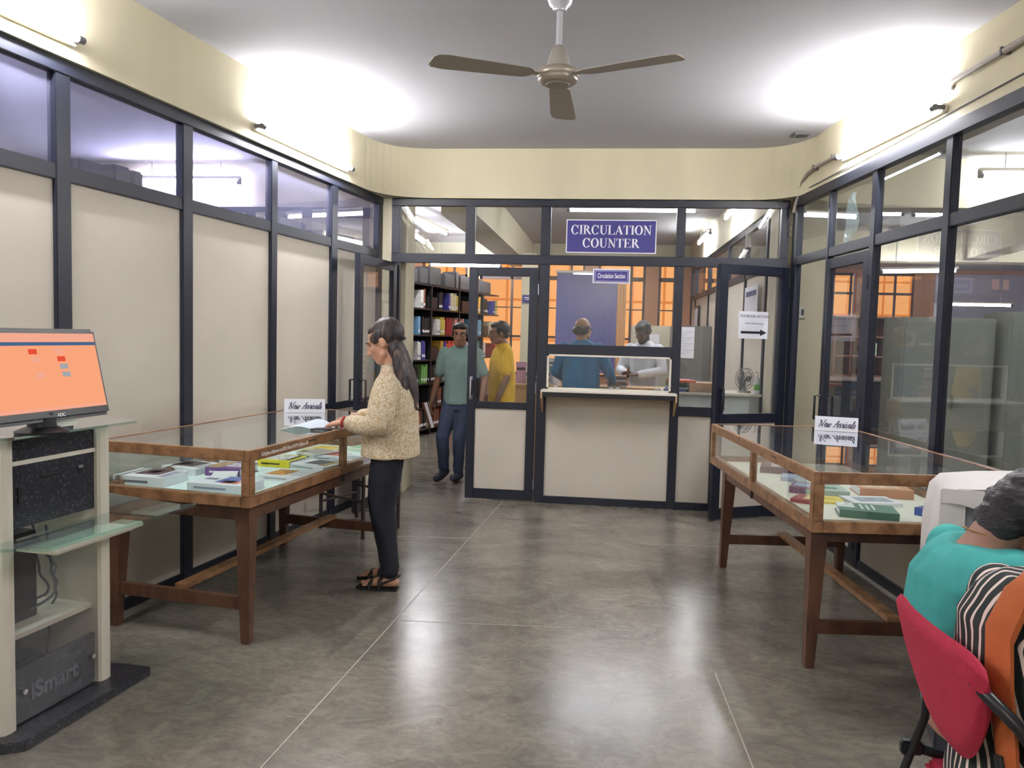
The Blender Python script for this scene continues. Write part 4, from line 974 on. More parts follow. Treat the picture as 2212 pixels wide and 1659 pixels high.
# service desk behind the window
t = thing('service_desk', 'wooden issue desk behind the serving window', 'desk', (-.1, 8.27, 0))
MB().box(-1.0, .8, 8.06, 8.46, .91, .94, WOODL).build('top', t, .004)
MB().box(-.97, .77, 8.09, 8.12, .05, .91, WOODL).build('front', t)
for x in (-.97, .74): MB().box(x, x + .03, 8.12, 8.44, 0, .91, WOODL).build('side', t)
for k in range(6):
    M_ = Matrix.Translation((.20, 8.24, .9405 + .019 * k)) @ Matrix.Rotation(R(4 * math.sin(k * 2)), 4, 'Z')
    one('register', MB(M_).box(-.10, .10, -.12, .12, 0, .0185, mat('reg_%d' % (k % 3), ((206, 200, 200), (96, 80, 100), (150, 110, 100))[k % 3], .6)), ('lowest register', 'second register from the bottom', 'third register from the bottom', 'third register from the top', 'second register from the top', 'topmost register')[k] + ' in the pile between the two men at the desk', 'register', 'registers on the issue desk')
t = thing('notice_stand', 'white notice stand on the issue desk, left of the man in blue', 'notice', (-.48, 8.25, .94))
b = MB(); b.box(-.56, -.40, 8.25, 8.258, .941, 1.22, PAPER); b.build('sheet', t)
b = MB()
b.box(-.53, -.44, 8.2495, 8.25, 1.16, 1.175, INKB); b.box(-.515, -.455, 8.2495, 8.25, 1.07, 1.13, mat('notice_green', (70, 120, 90), .6)); b.build('print', t)
t = thing('folder', 'violet leaflet standing on the issue desk behind the closed door glass', 'leaflet', (-.83, 8.25, .94))
MB().box(-.88, -.77, 8.25, 8.256, .941, 1.17, mat('violet_paper', (196, 160, 214), .6)).build('sheet', t)
MB().box(-.87, -.78, 8.2495, 8.25, 1.08, 1.11, INK).build('print', t)
for k in range(4):
    M_ = Matrix.Translation((-.63, 8.26, .9405 + .03 * k)) @ Matrix.Rotation(R(10 - 7 * k), 4, 'Z')
    one('file', MB(M_).box(-.12, .12, -.1, .1, 0, .029, mat('file_%d' % k, ((200, 206, 214), (120, 120, 130), (214, 210, 200), (90, 96, 110))[k], .5)), ('bottom', 'second', 'third', 'top')[k] + ' file of the pile on the desk seen through the closed door', 'file', 'files on the issue desk')
b = MB(Matrix.Translation((-.885, 9.995, 1.88))); b.box(-.12, .06, -.01, 0, 0, .10, SIGNB)
t = thing('sign_board', 'small blue sign on the beige column behind the closed door glass', 'sign', (-.93, 9.98, 1.88))
b.build('board', t)
b = MB(); b.box(-.985, -.845, 9.983, 9.985, 1.94, 1.952, SIGNW); b.box(-.965, -.87, 9.983, 9.985, 1.918, 1.928, SIGNW); b.build('print', t)

# metal stool behind the left case
t = thing('metal_stool', 'dark steel stool frame behind the left display case', 'stool', (-1.72, 5.47, 0))
STL = mat('stool_steel', (66, 58, 56), .4, metal=.3)
PS = [(-1.99, 5.40), (-1.60, 5.17), (-1.84, 5.78), (-1.44, 5.52)]
for x, y in PS: MB().tube([(x, y, 0), (x, y, .62)], .014, STL, 10).build('leg', t, 0, True)
for a, c in ((0, 1), (1, 3), (3, 2), (2, 0)):
    for z in ((.2,) if (a, c) in ((1, 3), (2, 0)) else (.26, .40)):
        MB().tube([(*PS[a], z), (*PS[c], z)], .010, STL, 8).build('rung', t, 0, True)
MB().prism([(-2.01, 5.39), (-1.60, 5.14), (-1.41, 5.52), (-1.83, 5.81)], .62, .645, mat('stool_seat', (90, 70, 56), .5)).build('seat', t, .006)

# ================================================================ READING ROOM ON THE RIGHT
GREEN = mat('steel_green_grey', (150, 156, 142), .45, var=.04)
for k, (x0, x1, y0, h_, lab) in enumerate(((2.60, 3.36, 7.0, 1.70, 'grey green steel almirah behind the right glazing, left one'), (3.44, 4.32, 6.95, 1.76, 'grey green steel almirah behind the right glazing, with chalk writing'), (4.34, 5.2, 6.95, 1.76, 'grey green steel almirah at the hidden right end of the row'))):
    t = thing('steel_almirah', lab, 'cabinet', ((x0 + x1) / 2, y0 + .22, 0), 0, 'steel almirahs in the reading room')
    MB().box(x0, x1, y0, y0 + .45, 0, h_, GREEN).build('body', t, .008)
    m_ = (x0 + x1) / 2
    for a, c in ((x0 + .02, m_ - .003), (m_ + .003, x1 - .02)): MB().box(a, c, y0 - .014, y0, .06, h_ - .04, GREEN).build('door', t, .004)
    MB().box(m_ + .03, m_ + .045, y0 - .045, y0 - .014, .92, 1.04, CHROME).build('handle', t)
    if k == 1:
        MB().text('JW/C Lib', .085, SIGNW, FACE(m_ + .02, y0 - .015, h_ - .09), 'CENTER', 0, .0004).build('chalk_writing', t)
t = thing('pigeonhole_rack', 'brown wooden pigeonhole rack below the orange windows of the reading room', 'rack', (4.1, 12.15, .97))
PW = wood_mat('rack_wood', (116, 78, 60), (140, 98, 78), .5, (1, 1, 3), 2)
X0, X1, Z0_, Z1_ = 3.50, 4.94, .97, 1.86
for k in range(7): MB().box(X0 + k * .24 - .012, X0 + k * .24 + .012, 12.0, 12.3, Z0_, Z1_, PW).build('divider', t)
for k in range(4): MB().box(X0, X1, 12.0, 12.3, Z0_ + k * .2925, Z0_ + k * .2925 + .024, PW).build('shelf', t)
MB().box(X0, X1, 12.3, 12.31, Z0_, Z1_ + .02, PW).build('back_board', t)
for lab, x, z, c_ in (('white and green packet in the middle row of the pigeonhole rack', 4.06, 1.29, (190, 206, 190)), ('dark blue packet in the bottom row of the pigeonhole rack', 4.30, .996, (70, 70, 96)), ('white packet in the bottom row of the pigeonhole rack', 4.54, .996, (206, 206, 190)), ('teal magazine in the top row of the pigeonhole rack', 4.56, 1.58, (120, 150, 156))):
    one('packet', MB().box(x - .05, x + .06, 12.03, 12.12, z, z + .19, mat('packet_%d' % c_[0] + str(c_[1]), c_, .4, var=.4, scale=20)), lab, 'packet', bevel=.01)
t = thing('reading_desk', 'dark desk with pale top under the pigeonhole rack', 'desk', (4.0, 11.9, 0))
MB().box(3.0, 5.0, 11.2, 12.5, .94, .968, mat('desk_top', (176, 160, 156), .4)).build('top', t, .004)
MB().box(3.04, 4.96, 11.26, 12.45, 0, .94, mat('desk_dark', (48, 54, 62), .5)).build('body', t)
# thin plastic bag stuck behind the transom
pm = glass_mat('thin_plastic', (.9, .95, .95), 1.0, haze=.32, hazecol=(225, 240, 240))
b = MB(MR); ring = []
prof = [(0, 2.50, .02), (.02, 2.46, .06), (.0, 2.38, .11), (.02, 2.30, .15), (.03, 2.24, .13), (.05, 2.18, .07), (.05, 2.16, .04)]
b.loft([[(uR(5.62) + o_ - .6 * w_ + w_ * 1.2 * i / 5, -.07 - .012 * math.sin(i * 1.7 + z * 30), z) for i in range(6)] + [(uR(5.62) + o_ - .6 * w_ + w_ * 1.2 * i / 5, -.085 - .012 * math.sin(i * 1.2 + z * 20), z) for i in range(5, -1, -1)] for o_, z, w_ in prof], pm)
one('plastic_bag', b, 'thin crumpled plastic bag stuck behind the small right transom pane', 'plastic bag', smooth=True)
# ================================================================ ROOM ON THE LEFT: things standing on cabinets behind the transoms
CB = mat('storage_cabinet', (120, 110, 100), .6)
for k, (y0, y1) in enumerate(((3.3, 4.0), (5.0, 5.7), (5.85, 6.5))):
    one('storage_cabinet', MB(ML).box(uL(y0), uL(y1), -.58, -.10, 0, 2.12, CB), ('storage cabinet behind the second left panel', 'storage cabinet behind the fourth left panel', 'storage cabinet behind the last left panel')[k], 'cabinet', 'storage cabinets behind the left partition')
for lab, y0, y1, v0, v1, h_ in (('black box on a cabinet top, left of the pair in the second left transom', 3.50, 3.70, -.34, -.16, .135), ('black box on a cabinet top, middle of the pair in the second left transom', 3.72, 3.84, -.36, -.16, .155), ('black box with pale edge nearest the lit lamp in the second left transom', 3.855, 3.93, -.34, -.16, .15),
                                ('dark printer shaped box seen in the fourth left transom', 5.25, 5.62, -.42, -.16, .13), ('dark rounded box seen in the last left transom', 6.02, 6.42, -.42, -.16, .14)):
    one('storage_box', MB(ML).box(uL(y0), uL(y1), v0, v1, 2.1205, 2.1205 + h_, BX), lab, 'box', 'boxes behind the left transoms', bevel=.01)
# ================================================================ PEOPLE
def dbl_cap(b, p0, r0, p1, r1, seg=14, n=4):
    """tapered capsule"""
    p0 = Vector(p0); p1 = Vector(p1); d = (p1 - p0)
    L_ = d.length; d = d / L_ if L_ > 1e-6 else Vector((0, 0, 1))
    a = d.cross(Vector((0, 0, 1)) if abs(d.z) < .9 else Vector((1, 0, 0))).normalized(); c = d.cross(a)
    rings = []
    def ring(o, r): rings.append([tuple(o + a * r * math.cos(2 * math.pi * i / seg) + c * r * math.sin(2 * math.pi * i / seg)) for i in range(seg)])
    for k in range(n): t = math.pi / 2 * (k + .3) / n; ring(p0 - d * r0 * math.cos(t), r0 * math.sin(t))
    ring(p0, r0); ring(p1, r1)
    for k in range(n - 1, -1, -1): t = math.pi / 2 * (k + .3) / n; ring(p1 + d * r1 * math.cos(t), r1 * math.sin(t))
    b.loft(rings, SKIN)
def ell(b, c, r, rot=(0, 0, 0), seg=18):
    M_ = Matrix.Translation(c) @ Matrix.Rotation(R(rot[2]), 4, 'Z') @ Matrix.Rotation(R(rot[1]), 4, 'Y') @ Matrix.Rotation(R(rot[0]), 4, 'X') @ Matrix.Diagonal((*r, 1))
    rings = []
    for k in range(11):
        t = math.pi * (k + .25) / 10.5; rr = math.sin(t)
        rings.append([(rr * math.cos(2 * math.pi * i / seg), rr * math.sin(2 * math.pi * i / seg), math.cos(t)) for i in range(seg)])
    b.loft(rings, SKIN, M_)
def lof(b, rings, seg=22, p=2.3):
    """rings: (cx, cy, z, rx, ry)"""
    out = []
    for cx, cy, z, rx, ry in rings:
        rr = []
        for i in range(seg):
            t = 2 * math.pi * i / seg; c, s = math.cos(t), math.sin(t)
            k = (abs(c) ** p + abs(s) ** p) ** (-1 / p)
            rr.append((cx + rx * c * k, cy + ry * s * k, z))
        out.append(rr)
    b.loft(out, SKIN)
def blob(name, M, prims, m, parent, voxel=.007, smooth=4, wr=0.0, wscale=9.0, wst=(1, 1, .5), seed=0.0):
    b = MB(M)
    for q in prims:
        k = q[0]
        if k == 'c': dbl_cap(b, *q[1:])
        elif k == 'e': ell(b, *q[1:])
        elif k == 'l': lof(b, q[1])
        elif k == 'ch':                                   # chain of capsules: ((p, r), ...)
            for i in range(len(q[1]) - 1): dbl_cap(b, q[1][i][0], q[1][i][1], q[1][i + 1][0], q[1][i + 1][1])
    tmp = _old_build(b, 'tmp')
    md = tmp.modifiers.new('r', 'REMESH'); md.mode = 'VOXEL'; md.voxel_size = voxel; md.use_smooth_shade = True
    ms = tmp.modifiers.new('s', 'SMOOTH'); ms.iterations = smooth; ms.factor = .5
    bpy.context.view_layer.update()
    me = bpy.data.meshes.new_from_object(tmp.evaluated_get(bpy.context.evaluated_depsgraph_get()))
    old = tmp.data; bpy.data.objects.remove(tmp); bpy.data.meshes.remove(old)
    if wr:
        ns = [v.normal.copy() for v in me.vertices]
        for v, n in zip(me.vertices, ns):
            q = Vector((v.co.x * wst[0], v.co.y * wst[1], v.co.z * wst[2])) * wscale + Vector((seed, seed, seed))
            f = noise.noise(q) + .5 * noise.noise(q * 2.3)
            v.co += n * wr * f
    me.materials.clear(); me.materials.append(m); me.name = name
    me.transform(mworld(parent).inverted())
    for p in me.polygons: p.use_smooth = True; p.material_index = 0
    o = bpy.data.objects.new(name, me); COL.objects.link(o); o.parent = parent
    return o
def facing(x, y, deg): return Matrix.Translation((x, y, 0)) @ Matrix.Rotation(R(deg), 4, 'Z')   # local +y is the way the person faces
V = Vector
def headM(c, yaw=0, pitch=0, roll=0, s=1.0):
    """head frame: origin at the centre of the skull, +y the face"""
    return Matrix.Translation(c) @ Matrix.Rotation(R(yaw), 4, 'Z') @ Matrix.Rotation(R(pitch), 4, 'X') @ Matrix.Rotation(R(roll), 4, 'Y') @ Matrix.Scale(s, 4)
HEADP = [('e', (0, -.012, .02), (.074, .094, .094)), ('e', (0, .035, -.035), (.060, .058, .085)), ('e', (0, .058, -.088), (.034, .034, .030)),
         ('ch', (((0, .092, .018), .009), ((0, .108, -.022), .0115), ((0, .112, -.034), .013))), ('e', (.012, .098, -.036), (.010, .010, .008)), ('e', (-.012, .098, -.036), (.010, .010, .008)),
         ('e', (0, .086, -.062), (.024, .014, .009)), ('e', (0, .084, -.072), (.021, .013, .009)), ('e', (0, .080, .026), (.052, .016, .012)),
         ('e', (.036, .066, -.022), (.022, .022, .022)), ('e', (-.036, .066, -.022), (.022, .022, .022)),
         ('e', (.076, -.005, -.008), (.010, .020, .031), (12, 0, -18)), ('e', (-.076, -.005, -.008), (.010, .020, .031), (12, 0, 18)),
         ('c', (.05, .02, -.07), .02, (.02, .055, -.095), .02), ('c', (-.05, .02, -.07), .02, (-.02, .055, -.095), .02)]
def tprims(prims, M):
    s = M.to_scale()[0]; out = []; e = M.to_3x3().normalized().to_euler('XYZ')
    for q in prims:
        if q[0] == 'c': out.append(('c', tuple(M @ V(q[1])), q[2] * s, tuple(M @ V(q[3])), q[4] * s))
        elif q[0] == 'ch': out.append(('ch', tuple((tuple(M @ V(p)), r * s) for p, r in q[1])))
        elif q[0] == 'e':
            rot = q[3] if len(q) > 3 else (0, 0, 0)
            R0 = (Matrix.Rotation(R(rot[2]), 4, 'Z') @ Matrix.Rotation(R(rot[1]), 4, 'Y') @ Matrix.Rotation(R(rot[0]), 4, 'X'))
            RR = (M.to_3x3().normalized().to_4x4() @ R0).to_euler('XYZ')
            out.append(('e', tuple(M @ V(q[1])), tuple(x * s for x in q[2]), tuple(math.degrees(a) for a in RR)))
    return out
def face(P, HM, parent, lips=(176, 112, 104), brow=True, glasses=False, closed=False):
    B = P @ HM
    wm = mat('eye_white', (176, 168, 160), .3); im = mat('eye_dark', (36, 26, 22), .2)
    for s in (-1, 1):
        b = MB(B)
        if closed:
            b.tube([(s * .018, .085, .006), (s * .031, .086, .002), (s * .044, .078, .006)], .003, HAIR, 6)
            b.build('eyelid_line', parent, 0, True)
        else:
            b2 = MB(B @ Matrix.Translation((s * .031, .0755, .006)) @ Matrix.Diagonal((.0125, .0078, .0052, 1))); b2.lathe([(math.sin(math.pi * (k + .1) / 8.2), math.cos(math.pi * (k + .1) / 8.2)) for k in range(9)], wm, 12); e_ = b2.build('eye', parent, 0, True)
            b3 = MB(B @ Matrix.Translation((s * .031, .0795, .006)) @ Matrix.Diagonal((.006, .0055, .006, 1))); b3.lathe([(math.sin(math.pi * (k + .1) / 8.2), math.cos(math.pi * (k + .1) / 8.2)) for k in range(9)], im, 10); b3.build('iris', e_, 0, True)
        if brow:
            MB(B).tube([(s * .013, .095, .024), (s * .03, .093, .031), (s * .05, .080, .025)], [.0035, .004, .002], HAIR, 6).build('eyebrow', parent, 0, True)
    MB(B).tube([(-.023, .090, -.067), (-.01, .1005, -.064), (0, .1015, -.066), (.01, .1005, -.064), (.023, .090, -.067)], [.002, .0042, .0045, .0042, .002], mat('lips_%d' % lips[0], lips, .45), 8).build('lips', parent, 0, True)
    if glasses:
        gm = BLACKP
        b = MB(B)
        for s in (-1, 1):
            b.tube([(s * .034 + .021 * math.cos(a * math.pi / 8), .108 - .006 * abs(math.cos(a * math.pi / 8)), .002 + .016 * math.sin(a * math.pi / 8)) for a in range(17)], .0014, gm, 6)
            b.tube([(s * .055, .102, .004), (s * .078, .03, .004), (s * .08, -.01, .0)], .0014, gm, 6)
        b.tube([(-.013, .106, .004), (0, .109, .007), (.013, .106, .004)], .0014, gm, 6)
        b.build('glasses', parent, 0, True)
def hand(wrist, d, palmn, s=1.0, curl=.5, side=1, spread=1.0):
    """chains for a hand: wrist point, direction d, palm normal; thumb on side*cross"""
    w_ = V(wrist); d = V(d).normalized(); n = V(palmn).normalized(); n = (n - d * n.dot(d)).normalized(); sd = d.cross(n) * side
    out = []
    for k in range(4):
        o = (k - 1.5) * .019 * s * spread
        base = w_ + d * .075 * s + sd * -o
        out.append(('ch', ((tuple(w_ + d * .01 + sd * -o * .6), .013 * s), (tuple(base), .0115 * s))))
        L_ = (.036, .043, .04, .031)[k] * s if side else .04
        a1 = curl; p1 = base + (d * math.cos(a1) + n * math.sin(a1)) * L_; a2 = curl * 2.1; p2 = p1 + (d * math.cos(a2) + n * math.sin(a2)) * L_ * .72; a3 = curl * 2.8; p3 = p2 + (d * math.cos(a3) + n * math.sin(a3)) * L_ * .5
        out.append(('ch', ((tuple(base), .0095 * s), (tuple(p1), .0085 * s), (tuple(p2), .0078 * s), (tuple(p3), .0065 * s))))
    t0 = w_ + d * .022 * s + sd * .022 * s; t1 = t0 + (d * .6 + sd * .7 + n * .3) * .036 * s; t2 = t1 + (d * .85 + sd * .2 + n * .5) * .032 * s; t3 = t2 + (d * .9 + n * .5) * .022 * s
    out.append(('ch', ((tuple(t0), .013 * s), (tuple(t1), .011 * s), (tuple(t2), .0095 * s), (tuple(t3), .0075 * s))))
    return out

# ---------------------------------------------------------------- woman at the left case
P = facing(-1.15, 4.26, 90)
t = thing('person', 'woman in beige patterned top and black trousers standing at the left display case', 'person', (-1.15, 4.26, 0), R(90))
HM = headM((0, .058, 1.398), 0, -24, 0, 1.0)
body = tprims(HEADP, HM) + [
    ('ch', (((0, .028, 1.35), .050), ((0, .0, 1.25), .055), ((0, -.01, 1.15), .08))),
    ('l', [(0, 0, .78, .15, .11), (0, 0, .95, .12, .09), (0, 0, 1.1, .14, .10), (0, 0, 1.18, .13, .085), (0, 0, 1.22, .08, .06)]),
    ('ch', (((-.14, 0, 1.185), .05), ((-.20, .0, .95), .036), ((-.125, .245, .945), .026))), ('ch', (((.14, 0, 1.185), .05), ((.19, .02, .95), .036), ((.06, .25, .955), .026))),
    ('ch', (((-.08, .0, .8), .085), ((-.085, .03, .47), .055), ((-.09, -.01, .11), .034), ((-.09, -.02, .05), .036))), ('ch', (((.08, .03, .8), .085), ((.075, .085, .47), .055), ((.07, .04, .11), .034), ((.07, .03, .05), .036))),
    ('ch', (((-.09, -.045, .045), .030), ((-.092, .04, .043), .028), ((-.095, .10, .032), .022))), ('ch', (((.07, .0, .045), .030), ((.072, .09, .043), .028), ((.075, .155, .032), .022)))]
for k in range(5):
    body.append(('c', (-.118 + .012 * k, .10, .03), .010, (-.120 + .0125 * k, .148 - .006 * (4 - k), .026), .0085 if k < 4 else .011))
    body.append(('c', (.095 - .012 * k, .155, .03), .010, (.097 - .0125 * k, .198 - .006 * (4 - k), .026), .0085 if k < 4 else .011))
body += hand((-.125, .262, .943), (.25, 1, -.22), (.25, .1, -1), .95, .42, -1) + hand((.055, .262, .95), (-.25, 1, -.20), (-.2, .1, -1), .95, .45, 1)
blob('body', P, body, SKIN, t, .0052, 2)
face(P, HM, t, (170, 96, 92))
SH = fabric_pattern('beige_print', (190, 166, 126), (222, 212, 188), 70, .44, .56)
top = [('l', [(0, .012, .752, .190, .160), (0, .012, .80, .186, .158), (0, .008, .92, .172, .148), (0, .0, 1.03, .168, .138), (0, -.004, 1.12, .17, .125), (0, -.006, 1.18, .155, .10), (0, -.004, 1.225, .10, .075), (0, .002, 1.262, .062, .058)]),
       ('ch', (((-.145, -.004, 1.17), .062), ((-.195, .0, 1.06), .063), ((-.215, .015, .95), .066), ((-.18, .10, .93), .056), ((-.142, .19, .942), .050))),
       ('ch', (((.145, -.004, 1.17), .062), ((.20, .01, 1.06), .068), ((.20, .04, .96), .07), ((.13, .12, .94), .056), ((.075, .20, .952), .046))),
       ('ch', (((-.055, .01, 1.255), .022), ((-.025, .055, 1.235), .016), ((.025, .055, 1.235), .016), ((.055, .01, 1.255), .022)))]
blob('top', P, top, SH, t, .0065, 3, .010, 9, (1, 1, .45), 3.1)
TR = mat('black_trousers', (20, 23, 34), .8, var=.12, scale=7)
tr = [('l', [(0, .02, .735, .13, .10), (0, .012, .79, .166, .134), (0, .01, .9, .15, .125), (0, .0, .96, .13, .11)]),
      ('ch', (((-.08, .0, .78), .098), ((-.088, .02, .62), .092), ((-.09, .032, .47), .076), ((-.09, -.002, .26), .062), ((-.09, -.018, .115), .054))),
      ('ch', (((.08, .04, .78), .098), ((.08, .07, .62), .088), ((.075, .092, .47), .074), ((.072, .06, .28), .060), ((.07, .035, .135), .052)))]
blob('trousers', P, tr, TR, t, .0065, 4, .006, 10, (1, 1, .6), 8)
HB = bpy.data.materials.new('long_brown_hair'); HB.use_nodes = True
_n = HB.node_tree.nodes; _l = HB.node_tree.links; _b = _n['Principled BSDF']; _tc = _n.new('ShaderNodeTexCoord'); _mp = _n.new('ShaderNodeMapping'); _mp.inputs['Scale'].default_value = (26, 26, 1.5)
_ns = _n.new('ShaderNodeTexNoise'); _ns.inputs['Scale'].default_value = 2.2; _ns.inputs['Detail'].default_value = 5; _r = _n.new('ShaderNodeValToRGB')
_r.color_ramp.elements[0].position = .5; _r.color_ramp.elements[1].position = .8; _r.color_ramp.elements[0].color = (*s2l((40, 34, 37)), 1); _r.color_ramp.elements[1].color = (*s2l((120, 94, 78)), 1)
_l.new(_tc.outputs['Object'], _mp.inputs[0]); _l.new(_mp.outputs[0], _ns.inputs[0]); _l.new(_ns.outputs['Fac'], _r.inputs[0]); _l.new(_r.outputs[0], _b.inputs['Base Color']); _b.inputs['Roughness'].default_value = .55
_bp = _n.new('ShaderNodeBump'); _bp.inputs['Strength'].default_value = .2; _bp.inputs['Distance'].default_value = .01; _l.new(_ns.outputs['Fac'], _bp.inputs['Height']); _l.new(_bp.outputs[0], _b.inputs['Normal'])
hair = tprims([('e', (0, -.036, .036), (.083, .096, .092)), ('e', (.0, .002, .076), (.064, .066, .034)), ('e', (-.070, .005, .035), (.014, .055, .034), (-20, 0, 0)), ('e', (.070, .005, .035), (.014, .055, .034), (-20, 0, 0))], HM)
hair += [('l', [(0, -.125, 1.03, .022, .012), (0, -.118, 1.07, .05, .026), (0, -.104, 1.14, .076, .034), (0, -.082, 1.21, .090, .040), (0, -.052, 1.28, .084, .048), (0, -.022, 1.34, .076, .054), (0, .0, 1.395, .062, .048), (0, .015, 1.44, .04, .03)]),
         ('ch', (((-.06, -.035, 1.33), .034), ((-.085, -.05, 1.25), .03), ((-.09, -.075, 1.15), .028), ((-.075, -.10, 1.04), .016))), ('ch', (((-.02, -.11, 1.12), .03), ((-.03, -.13, 1.04), .018), ((-.03, -.15, 1.02), .008))),
         ('ch', (((.06, -.035, 1.33), .034), ((.085, -.05, 1.25), .03), ((.085, -.07, 1.15), .028)))]
blob('hair', P, hair, HB, t, .005, 3, .003, 30, (1, 1, .1), 1)
b = MB(P); b.box(-.03, .03, -.062, -.030, 1.408, 1.428, BLACKP); b.build('hair_clip', t, .005, True)
BR = mat('red_thread', (190, 40, 44), .7)
MB(P @ Matrix.Translation((-.128, .250, .945)) @ Matrix.Rotation(R(-90 + 12), 4, 'X')).tube([(.029 * math.cos(a * math.pi / 8), .031 * math.sin(a * math.pi / 8), 0) for a in range(17)], .004, BR, 6).build('red_bracelet', t, 0, True)
SD = mat('sandal_leather', (26, 24, 26), .5)
for x, y in ((-.094, .0), (.074, .05)):
    s = MB(P); s.prism([(x - .040, y + .14), (x - .034, y - .07), (x + .034, y - .07), (x + .040, y + .14), (x + .012, y + .17), (x - .018, y + .17)], .0, .016, SD)
    s.build('sandal_sole', t, .004)
    for yy, zz, rr in ((.085, .052, .038), (.03, .078, .034)):
        MB(P).tube([(x - .040, y + yy, .012), (x - .036, y + yy, zz * .7), (x, y + yy - .01, zz + .004), (x + .036, y + yy, zz * .7), (x + .040, y + yy, .012)], .011, SD, 8).build('sandal_strap', t, 0, True)
    MB(P).tube([(x - .034, y + .02, .04), (x - .036, y - .04, .07), (x, y - .078, .085), (x + .036, y - .04, .07), (x + .034, y + .02, .04)], .007, SD, 8).build('sandal_strap', t, 0, True)
# papers and pen she holds on the glass
t = thing('paper_sheet', 'pale folded paper sheet held by the woman on the left display case', 'paper', (-1.60, 4.2, .906))
b = MB(); NX = 8; rows_ = []
for i in range(NX + 1):
    u = i / NX; x = -1.72 + .24 * u; z = .9062 + .036 * math.sin(math.pi * min(1, u * 1.15)) ** 1.5
    rows_.append([(x + .02 * 0, 4.02 + .01 * u, z * 0 + .9062 + .5 * (z - .9062)), (x + .03, 4.26, z)])
vs = [p for r_ in rows_ for p in r_] + [(p[0], p[1], p[2] + .0008) for r_ in rows_ for p in r_]; n2 = len(rows_) * 2
fs = [(2 * i, 2 * i + 1, 2 * i + 3, 2 * i + 2) for i in range(NX)] + [(n2 + 2 * i, n2 + 2 * i + 2, n2 + 2 * i + 3, n2 + 2 * i + 1) for i in range(NX)]
b.add(vs, fs, mat('pale_blue_paper', (206, 220, 232), .6)); b.build('sheet', t)
one('phone', MB(Matrix.Translation((-1.50, 4.07, .9065)) @ Matrix.Rotation(R(14), 4, 'Z')).box(-.06, .06, -.032, .032, 0, .008, BLACKP), 'thin black phone lying under the woman\'s left hand on the glass', 'phone', bevel=.002)

